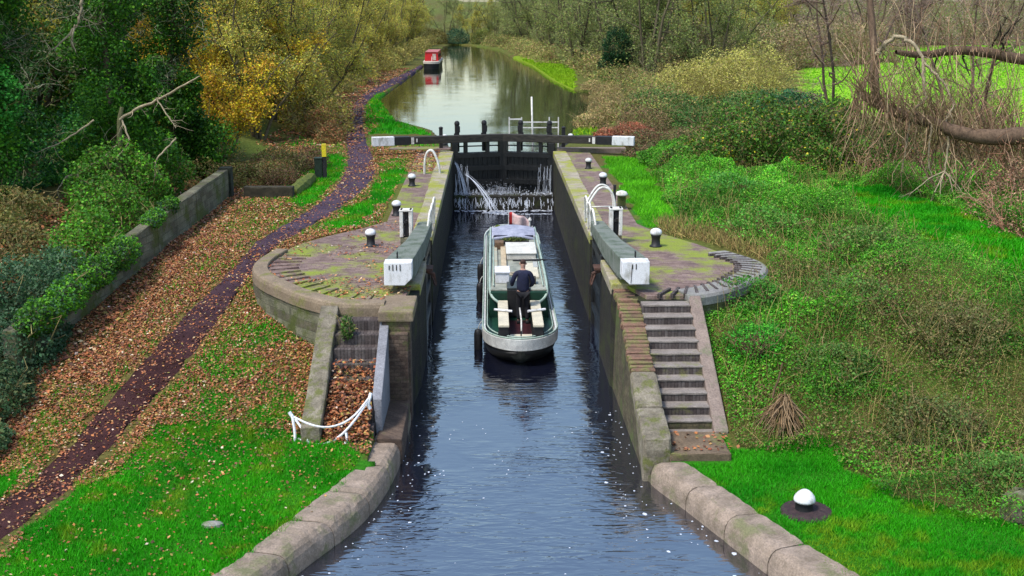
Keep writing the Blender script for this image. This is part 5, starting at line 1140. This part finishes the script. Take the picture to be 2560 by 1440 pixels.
# ---- left: olive wood along the towpath
k_ = 0
for y in list(np.arange(54, 118, 6.5)) + list(np.arange(118, 216, 10)):
    for row in range(3):
        x = min(float(bankL(y)), -4.5) - 5.2 - row * 5.2 - random.uniform(0, 1.6) - (1.0 if row == 0 and y < 75 else 0); yy = y + random.uniform(-2, 2)
        if y < 60 and row < 2: continue
        lab = ('olive brown multi stemmed tree at the edge of the towpath wood', 'olive brown tree inside the towpath wood', 'olive tree at the back of the towpath wood')[row]
        tree('olive', x, yy, lab, ('front row of the towpath wood', 'inner trees of the towpath wood', 'back trees of the towpath wood')[row], random.uniform(.85, 1.15) * (.8 if row == 0 else 1.15))
for j, y in enumerate((63, 69, 76, 84, 92, 101, 112, 124, 138)):
    x = float(bankL(y)) - (5.6 if y < 70 else 3.6 + (y < 90)) ; 
    bush('shrub', 'low olive shrub on the bank edge, ' + ('first', 'second', 'third', 'fourth', 'fifth', 'sixth', 'seventh', 'eighth', 'ninth')[j] + ' along the towpath from the gate', [(x, y, 3.0, 1.3, 2.6, 1.5), (x - 1.5, y + 2, 3.4, 1.6, 2.8, 2.0)], 5000, .14, [(.32, .29, .05), (.24, .25, .05), (.40, .32, .05), (.32, .20, .07)], None, 60, group='shrubs edging the towpath wood', seed=20 + j)
# ---- head of the canal
for x, y, kind, sc in ((-14, 222, 'olive', .9), (-9, 226, 'grey', .75), (-4, 224, 'olive', .75), (0.5, 222, 'grey', .75), (5, 214, 'grey', 1.2), (10, 210, 'grey', 1.4), (-20, 226, 'olive', 1.4), (-27, 222, 'olive', 1.6), (-7, 236, 'grey', .8), (3, 238, 'grey', .9), (14, 232, 'grey', 1.5), (-1, 246, 'olive', .85)):
    tree(kind, x, y, 'hazy ' + ('olive' if kind == 'olive' else 'grey green') + ' tree closing the far end of the canal', 'trees at the head of the canal, ' + ('olive' if kind == 'olive' else 'grey green'), sc)
for j, (x, y, r_, cols, nm) in enumerate(((-6.5, 216, 2.2, [(.03, .08, .04), (.05, .11, .05)], 'dark green'), (-1.8, 212, 2.0, [(.10, .15, .03), (.2, .2, .04)], 'yellow green'), (2.6, 200, 2.4, [(.08, .12, .03), (.14, .16, .05)], 'mid green'), (-10.5, 212, 2.4, [(.20, .16, .03), (.14, .13, .03)], 'ochre'))):
    bush('shrub', nm + ' shrub at the water edge, head of the canal', [(x, y, 3.2, r_, 3, 2.0)], 5000, .2, cols, None, 20, seed=40 + j)
# ---- right bank beyond the lock
for y in np.arange(104, 214, 8.5):
    for row in range(3):
        x = float(bankR(y)) + 5.5 + row * 6.5 + random.uniform(-1, 1.5) + (2.5 if y < 120 else 0)
        if row == 2 and y < 130: continue
        tree('grey', x, y + random.uniform(-2, 2), ('grey green slender tree lining the far right bank', 'grey green tree within the far right wood', 'grey green tree at the back of the far right wood')[row], ('front trees of the far right wood', 'inner trees of the far right wood', 'back trees of the far right wood')[row], random.uniform(.95, 1.35))
for (x, y, sc) in ((22, 128, 1.1), (27, 150, 1.2), (33, 165, 1.2), (31, 140, 1.0), (40, 178, 1.3), (46, 190, 1.3), (26, 185, 1.4)): tree('olive', x, y, 'olive brown tree in the wood edging the right field', 'olive trees edging the right field', sc)
for q in range(20):
    tree('bare', 48 + q * 3.6 + random.uniform(-1.5, 1.5), 196 + random.uniform(-12, 14) - q * .6, 'reddish bare tree along the far side of the bright field', 'bare trees beyond the field', random.uniform(.9, 1.3))
for (x, y, sc, lab) in ((22.5, 56, .75, 'thin bare tree in front of the bright field, left of the leaning trunk'), (17.2, 60, .8, 'bare brown tree beside the straw coloured mound')): tree('bare', x, y, lab, None, sc)
SB = [(.34, .17, .11), (.27, .14, .09), (.40, .26, .17)]
bush('bramble_bush', 'large dark bramble bush with scattered yellow leaves', [(9.4, 47.0, 3.0, 2.0, 1.8, 1.5), (12.0, 47.6, 3.2, 2.4, 2.0, 1.9), (14.6, 46.8, 2.9, 1.9, 1.8, 1.5), (11, 50, 3.4, 3, 2.4, 2.0), (7.9, 48.2, 2.8, 1.0, 1.5, 1.0), (10.4, 46.4, 4.2, .9, .8, .8), (13.4, 47.0, 4.7, 1.0, .9, .8), (8.6, 46.3, 3.6, .8, .7, .6), (15.6, 45.6, 3.3, .9, .8, 1.0), (12.3, 45.6, 3.2, .9, .7, .8), (6.9, 47.2, 2.7, .7, .8, .7)], 42000, .13, [(.045, .13, .014), (.075, .19, .016), (.03, .075, .012), (.12, .20, .025), (.17, .11, .045), (.55, .46, .03)], [5, 5, 3, 4, 3, .5], 190, tone=.7, seed=50)
bush('straw_bush', 'big straw yellow mound of dry stems beyond the bramble', [(16.4, 84, 3.0, 4.2, 4, 3.0), (13.4, 83, 3.0, 3.0, 3, 2.4), (18.6, 86, 3.2, 3.4, 4, 3.2)], 34000, .17, [(.46, .42, .10), (.38, .36, .09), (.54, .49, .16), (.42, .43, .06), (.30, .23, .10)], [4, 3, 3, 2, 1.5], 260, [(.34, .29, .10), (.26, .22, .08)], .9, aspect=.3, seed=51)
bush('ivy_bush', 'dark green upright evergreen on the right bank', [(10.6, 106, 3.2, 1.6, 1.6, 2.0), (10.8, 106, 5.4, 1.4, 1.4, 1.8)], 11000, .16, [(.014, .06, .02), (.03, .10, .025), (.012, .04, .018)], None, 20, seed=52)
for j, (lab, bl, n, sz, cols) in enumerate((
    ('green shrub between the bramble and the straw mound', [(12.5, 66, 2.8, 3.2, 2.6, 1.4), (9.8, 72, 2.8, 2.6, 3, 1.3), (15.5, 70, 2.8, 2.5, 2.5, 1.6)], 20000, .13, [(.05, .15, .03), (.08, .18, .03), (.11, .14, .04)]),
    ('blue green shrub tucked behind the bramble top', [(15.4, 62, 3.2, 2.2, 2.0, 1.7)], 9000, .13, [(.03, .12, .05), (.05, .15, .05)]),
    ('brown tangled scrub on the right bank of the upper pound', [(7.9, 64.5, 2.7, 1.5, 2.4, 1.0), (8.4, 70, 2.7, 1.5, 2.6, 1.1), (10.0, 79, 2.7, 1.4, 3.5, 1.2)], 13000, .11, [(.18, .12, .06), (.22, .13, .07), (.14, .12, .04), (.11, .13, .04)]),
    ('rust red bracken beside the upper balance beam', [(6.8, 60.5, 2.5, 1.3, 1.1, .7), (5.5, 60.8, 2.4, .7, .8, .5)], 5500, .10, [(.36, .11, .06), (.26, .09, .05), (.30, .16, .08)]),
    ('brown dead bracken at the far right waters edge', [(8.6, 152, 2.8, 2.2, 5, 1.2), (7.2, 170, 2.9, 2.4, 5, 1.3)], 7000, .2, [(.36, .17, .10), (.28, .14, .08)]),
    ('brown reedy scrub behind the small green headland', [(10.2, 122, 2.8, 1.8, 5, 1.4), (10.6, 112, 2.8, 1.5, 3.5, 1.5), (10.9, 97, 2.8, 1.2, 3, 1.3)], 11000, .16, [(.20, .14, .06), (.16, .14, .04), (.12, .13, .04)]),
    ('mixed brown scrub at the foot of the bramble near the beam', [(7.3, 55.5, 2.6, 1.7, 1.6, .8), (9.8, 55, 2.7, 1.8, 2, 1.0), (6.4, 52.6, 2.5, 1.0, 1.0, .5)], 12000, .10, [(.15, .09, .05), (.10, .14, .04), (.20, .12, .06)]),
    ('red brown thicket under the leaning trunk', [(16.4, 36.2, 2.9, 1.8, 2.0, 1.2), (15.3, 33.8, 2.8, 1.1, 1.4, .8), (17.6, 33.0, 2.9, 1.2, 1.6, 1.0), (16.6, 41.5, 3.2, 2.2, 2.2, 1.3), (18.8, 39, 3.4, 2.5, 3, 1.8), (15.0, 45.2, 3.0, 1.4, 1.4, 1.0)], 15000, .075, [(.36, .17, .11), (.28, .15, .09), (.22, .19, .07), (.42, .24, .16)]),
    ('olive twiggy thicket behind the upright stem of the leaning tree', [(21.5, 57, 3.6, 2.0, 2, 2.2), (24.2, 59, 3.4, 1.8, 2, 1.8), (19.2, 54, 3.4, 1.6, 1.6, 1.7)], 5000, .12, [(.26, .26, .07), (.20, .24, .06), (.32, .25, .12)]),
    ('olive twiggy thicket between bramble and leaning tree', [(18.5, 52, 3.2, 2.5, 2.5, 1.6), (21, 55, 3.2, 2.5, 2.5, 1.4)], 7000, .12, [(.16, .15, .05), (.12, .15, .04), (.2, .16, .07)]))):
    bush('shrub', lab, bl, n, sz, cols, None, 260 if 'thicket' in lab or 'tangled' in lab or 'reedy' in lab else 90, SB if 'red' in lab else OLIVE_TW + [(.25, .18, .10)], seed=60 + j, stemL=(.7, 1.9) if 'thicket' in lab else (.5, 1.4))
for j, (lab, bl, n, sz, cols) in enumerate((
    ('brown reed fringe along the right edge of the upper pound', [(float(bankR(y)) + .7 + .5 * (j_ % 2), y, 2.5, 1.0, 1.9, .75) for j_, y in enumerate(np.arange(66, 99, 3.0))], 16000, .13, [(.34, .24, .10), (.26, .20, .07), (.18, .20, .05), (.40, .28, .13)]),
    ('olive scrub filling the right bank behind the reeds', [(float(bankR(y)) + 3.6 + 1.2 * (j_ % 2), y, 2.7, 1.9, 2.6, 1.3) for j_, y in enumerate(np.arange(68, 104, 4.2))], 24000, .15, [(.26, .26, .06), (.18, .24, .05), (.34, .30, .08), (.30, .20, .09), (.12, .22, .05)]),
    ('olive scrub along the far right bank under the trees', [(float(bankR(y)) + (5.2 if y < 135 else 3.0), y, 2.9, 2.4, 4.2, 1.7) for y in np.arange(106, 206, 7.0)], 26000, .22, [(.26, .28, .07), (.20, .26, .06), (.34, .30, .09), (.32, .22, .10)]),
    ('low scrub along the far left bank by the moored boat', [(float(bankL(y)) - 3.4, y, 2.9, 1.6, 4, 1.4) for y in np.arange(128, 212, 8.0)], 14000, .2, [(.30, .28, .06), (.24, .24, .06), (.38, .30, .08)]),
    ('reddish brown hedge closing the far side of the bright field', [(x, 190 - (x - 40) * .1, 4.2, 3.5, 3, 3.6) for x in np.arange(36, 128, 4.6)], 40000, .28, [(.34, .22, .15), (.26, .18, .12), (.40, .28, .18), (.26, .22, .10), (.16, .18, .07)]),
    ('tall brown olive thicket behind the straw mound', [(x, 116 + (x - 20) * .8, 4.0, 3.4, 3.2, 3.6) for x in np.arange(19, 46, 3.4)], 36000, .24, [(.28, .25, .09), (.34, .25, .13), (.20, .22, .07), (.30, .22, .14)]),
    ('purple brown thicket at the top right beyond the field', [(x, 226 - (x - 40) * .1, 7.5, 4.5, 3, 6) for x in np.arange(36, 150, 6)], 30000, .34, [(.34, .23, .19), (.28, .20, .17), (.40, .30, .24), (.24, .20, .13)]))):
    bush('thicket', lab, bl, n, sz, cols, None, 260, SB + [(.34, .24, .18)] if j > 3 else OLIVE_TW, seed=80 + j, stemL=(.7, 1.7))
for j, (x, y, r_, h_, cols, lab) in enumerate((
    (5.3, 24.9, .7, .55, [(.05, .30, .02), (.08, .36, .02), (.04, .22, .02)], 'bright green nettle clump hugging the stair kerb halfway up'),
    (5.6, 27.0, .8, .6, [(.05, .22, .02), (.07, .28, .03), (.10, .2, .03)], 'green nettle clump below the grey ridged rim'),
    (6.8, 24.0, .9, .7, [(.09, .20, .03), (.14, .18, .04), (.06, .14, .03)], 'olive bramble clump right of the collapsed dead plant'),
    (8.3, 22.0, 1.0, .8, [(.11, .13, .035), (.16, .14, .05), (.07, .12, .03)], 'brownish bramble clump above the lawn with the bollard'),
    (7.9, 26.5, 1.2, .9, [(.07, .17, .03), (.11, .2, .04), (.14, .13, .04)], 'wide dull green bramble clump on the mid slope'),
    (9.8, 25.0, 1.2, 1.0, [(.14, .14, .045), (.10, .12, .035), (.18, .15, .06)], 'tall brown olive bramble clump near the right frame edge'),
    (8.6, 19.6, .8, .6, [(.06, .17, .025), (.10, .19, .03)], 'low green bramble clump nearest the corner rock'),
    (9.4, 30.5, 1.3, .9, [(.08, .2, .03), (.12, .22, .04), (.14, .15, .04)], 'grey green weed mound behind the slope, right'),
    (7.4, 33.5, 1.2, .8, [(.07, .28, .03), (.11, .32, .03), (.16, .25, .05)], 'fresh green weed mound beyond the paving tip'),
    (7.6, 39.5, 1.3, .9, [(.07, .26, .04), (.10, .30, .04)], 'pale green weed mound beside the bright lockside grass'))):
    bush('weed_clump', lab, [(x, y, float(land(x, y)) + .15, r_, r_ * .9, h_), (x + r_ * .7, y + .4, float(land(x, y)) + .1, r_ * .7, r_ * .7, h_ * .7)], int(5200 * r_), .062 if y < 29 else .085, cols, None, 34, [(.24, .18, .09), (.18, .14, .06)], cat='weeds', seed=100 + j, tone=.5, stemL=(.6, 1.5))
# ---- leaning tree on the right
def hero(name, lab, main, others, group=None, col=None, mcol=(.10, .075, .055)):
    base = main[0][0][0]; e_ = empty(name, tuple(base), lab, 'tree', group)
    polys = [(resample3(np.array(p_) - base, 2), np.interp(np.linspace(0, 1, len(resample3(p_, 2))), np.linspace(0, 1, len(r_)), r_) * (1 + .22 * (vnoise(np.arange(len(resample3(p_, 2))) * 1.0, np.zeros(len(resample3(p_, 2))), 1.7, 5) - .5)), 12) for p_, r_ in main]
    v, f_, c_ = tubesgeo(polys, [mcol], .12); link('trunk', npmesh('trunk', v, f_, c_, True), 'bark', e_)
    hrng = np.random.default_rng(3); extra = []
    for p_, r_, c0 in others:
        q = resample3(np.array(p_) - base, 2); q[1:-1] += hrng.normal(size=(len(q) - 2, 3)) * np.interp(np.linspace(0, 1, len(q) - 2), np.linspace(0, 1, len(r_)), r_)[:, None] * .45
        for _ in range(7):
            j_ = hrng.integers(2, len(q)); L_ = hrng.uniform(.25, .8) * (1 if c0 is PALE else .7); d_ = unit((q[j_] - q[j_ - 1])[None])[0] + hrng.normal(size=3) * .7; w_, _d = wander(q[j_], d_, L_, 4, .3, hrng, -.05)
            rr_ = min(.016, r_[-1] * 1.1); extra.append((w_, [rr_, rr_ * .8, rr_ * .6, rr_ * .45, .003], 4))
            w2, _d = wander(w_[2], hrng.normal(size=3) + d_ * .5, L_ * .5, 3, .3, hrng, -.05); extra.append((w2, [rr_ * .6, rr_ * .5, .004, .002], 3))
        polys = [(q, np.interp(np.linspace(0, 1, len(q)), np.linspace(0, 1, len(r_)), r_), 7)]
        v, f_, c_ = tubesgeo(polys, [c0], .1); link('branch', npmesh('branch', v, f_, c_, True), 'bark', e_)
    v, f_, c_ = tubesgeo(extra, [PALE, (.24, .21, .13)], .25); link('twig_spray', npmesh('twig_spray', v, f_, c_), 'bark', e_)
    return e_
def px(pts): return [PY(a, b_, y) for a, b_, y in pts]
PALE, DARK = (.31, .26, .18), (.035, .03, .022)
TR = [px([(2700, 330, 39.5), (2560, 338, 39.5), (2480, 345, 39.5), (2400, 335, 39.8), (2330, 305, 40.3), (2260, 288, 41), (2200, 265, 41.6), (2150, 235, 42.2)]),
      px([(2195, 262, 41.6), (2186, 220, 41.9), (2186, 140, 42.2), (2180, 60, 42.6), (2172, -60, 43)]), px([(2760, 160, 47), (2560, 152, 47), (2460, 128, 47), (2380, 125, 47), (2310, 140, 46.6), (2240, 130, 46)])]
OT = [(px([(2190, 135, 42.1), (2210, 108, 42), (2240, 92, 41.8), (2275, 98, 41.5), (2300, 130, 41.2), (2318, 165, 41), (2345, 190, 40.8), (2370, 225, 40.6), (2385, 262, 40.4)]), [.085, .075, .06, .045, .018], PALE),
      (px([(2312, 152, 41.1), (2305, 190, 40.9), (2318, 240, 40.7), (2290, 270, 40.5), (2275, 290, 40.4), (2272, 330, 40.3), (2262, 380, 40.2), (2255, 430, 40.1)]), [.06, .055, .045, .03, .012], PALE),
      (px([(2330, 300, 40.2), (2325, 350, 40.0), (2318, 395, 39.9), (2330, 440, 39.8)]), [.035, .03, .015], PALE),
      (px([(2385, 262, 40.2), (2362, 300, 40.1), (2372, 330, 40), (2368, 380, 39.9), (2362, 430, 39.8)]), [.04, .04, .035, .03], PALE)]
for ex, ey in ((2275, 485), (2320, 520), (2350, 512), (2425, 525), (2385, 500)):
    OT.append((px([(2362, 428, 39.8), ((2362 + ex) / 2 + random.uniform(-8, 8), (428 + ey) / 2 - 12, 39.6), (ex, ey, 39.3)]), [.028, .02, .008], PALE))
for a, b_ in (((2405, 140), (2425, 190)), ((2352, 135), (2340, 180)), ((2440, 150), (2445, 200)), ((2290, 140), (2302, 190)), ((2520, 150), (2500, 60)), ((2470, 128), (2520, 40)), ((2500, 110), (2560, 40))):
    m_ = ((a[0] + b_[0]) / 2 + random.uniform(-12, 12), (a[1] + b_[1]) / 2); OT.append((px([(*a, 47), (*m_, 46.8), (*b_, 46.5)]), [.05, .035, .012], DARK))
for _ in range(760):
    t_ = random.random(); bx_ = 2130 + 430 * t_; by_ = (240 + 110 * min(1, t_ * 1.7)) if random.random() < .75 else 130; up_ = random.random() < .6
    L = random.uniform(40, 170); dx = random.uniform(-70, 70); yy = (40.5 if by_ > 200 else 46.5) + random.uniform(-.8, .8)
    OT.append((px([(bx_, by_, yy), (bx_ + dx * .3 + random.uniform(-10, 10), by_ + (-1 if up_ else 1) * L * .45, yy + random.uniform(-.5, .5)), (bx_ + dx, by_ + (-1 if up_ else 1) * L * random.uniform(.7, 1), yy + random.uniform(-1, 1)), (bx_ + dx * 1.3 + random.uniform(-35, 35), by_ + (-1 if up_ else 1) * L * 1.15, yy + random.uniform(-1, 1))]), [.017, .010, .003], random.choice([(.32, .20, .13), (.27, .17, .11), (.44, .32, .20), (.20, .13, .08), (.14, .11, .05)])))
hero_parts = OT[:16]; tw = OT[16:]
ht = hero('leaning_tree', 'leaning bare tree with thick horizontal trunk and pale drooping branches', [(TR[0], [.30, .29, .27, .25, .22, .20, .16, .09]), (TR[1], [.17, .15, .13, .11]), (TR[2], [.24, .22, .20, .18, .14, .08])], hero_parts, mcol=(.12, .082, .058))
b0 = np.array(TR[0][0]); v, f_, c_ = tubesgeo([(resample3(np.array(p_) - b0, 1), np.interp(np.linspace(0, 1, len(resample3(p_, 1))), [0, .5, 1], r_), 5) for p_, r_, c0 in tw], [c0 for p_, r_, c0 in tw], .2); link('twigs', npmesh('twigs', v, f_, c_), 'bark', ht)
# ---- dead plant, pale branches on the left
def spray(name, lab, x, y, n, L, cols, cat='plant', down=False):
    polys = []; z = float(land(x, y)); rng = np.random.default_rng(n)
    top = np.array([0, 0, L * .95]) if down else np.zeros(3)
    if down: polys.append((wander((.0, .25, L * 1.75), (-.15, -.2, -1), L * .9, 4, .1, rng)[0], [.02, .02, .022, .025, .028], 5))
    for _ in range(n):
        a = rng.uniform(0, 6.28); pts, _d = wander(top + rng.normal(size=3) * .05, (math.cos(a) * .55, math.sin(a) * .55, -.75 if down else 1.2), L * rng.uniform(.7, 1.15), 5, .16, rng, -.06); polys.append((pts, [.014, .013, .011, .009, .007, .004], 4))
    e_ = empty(name, (x, y, z), lab, cat); v, f_, c_ = tubesgeo(polys, cols, .25, rng); link('stems', npmesh('stems', v, f_, c_), 'bark', e_); return e_
spray('dead_plant', 'dead brown plant collapsed in a fan near the foot of the steps', 5.35, 22.3, 190, .85, [(.20, .13, .07), (.15, .10, .06), (.26, .18, .11)], down=True)
spray('dead_plant', 'smaller dry brown plant above the collapsed fan', 5.25, 24.6, 70, .7, [(.20, .14, .08), (.16, .12, .07)])
bush('weed', 'small green weed growing on the disused steps', [(-3.75, 24.55, 2.25, .16, .16, .3)], 260, .09, [(.08, .2, .03), (.14, .2, .06)], None, 6, cat='plant')
LB = [px([(300, 480, 37), (296, 440, 37), (300, 380, 37), (298, 300, 37.1), (305, 268, 37.2)])]
OB = [(px([(298, 300, 37.1), (340, 270, 37), (400, 250, 36.8), (440, 225, 36.6), (500, 190, 36.5)]), [.05, .045, .035, .015], PALE), (px([(292, 365, 37), (260, 395, 36.7), (210, 425, 36.4), (160, 445, 36.2), (142, 480, 36)]), [.045, .04, .03, .012], PALE),
      (px([(235, 300, 36.4), (195, 330, 36.3), (150, 358, 36.2), (105, 375, 36)]), [.03, .028, .02, .008], PALE), (px([(205, 0, 37), (200, 50, 36.9), (172, 88, 36.8), (130, 125, 36.6)]), [.05, .045, .03, .012], PALE), (px([(188, 62, 36.8), (178, 100, 36.7), (190, 130, 36.6)]), [.03, .025, .01], PALE),
      (px([(305, 300, 37), (325, 350, 36.7), (318, 365, 36.5), (290, 395, 36.4)]), [.03, .025, .012], PALE), (px([(390, 245, 36.8), (420, 290, 36.6), (440, 320, 36.4)]), [.025, .02, .008], PALE), (px([(440, 345, 36.6), (415, 375, 36.4), (390, 395, 36.2), (386, 450, 36)]), [.03, .025, .01], PALE),
      (px([(195, 435, 36.3), (215, 480, 36), (225, 500, 35.9), (222, 560, 35.8)]), [.03, .028, .012], PALE), (px([(250, 480, 36.6), (195, 510, 36.2), (155, 555, 36)]), [.03, .025, .01], PALE)]
hero('bare_tree', 'pale branched bare tree in front of the dark ivy', [(LB[0], [.11, .10, .09, .08, .06])], OB, mcol=(.12, .12, .06))
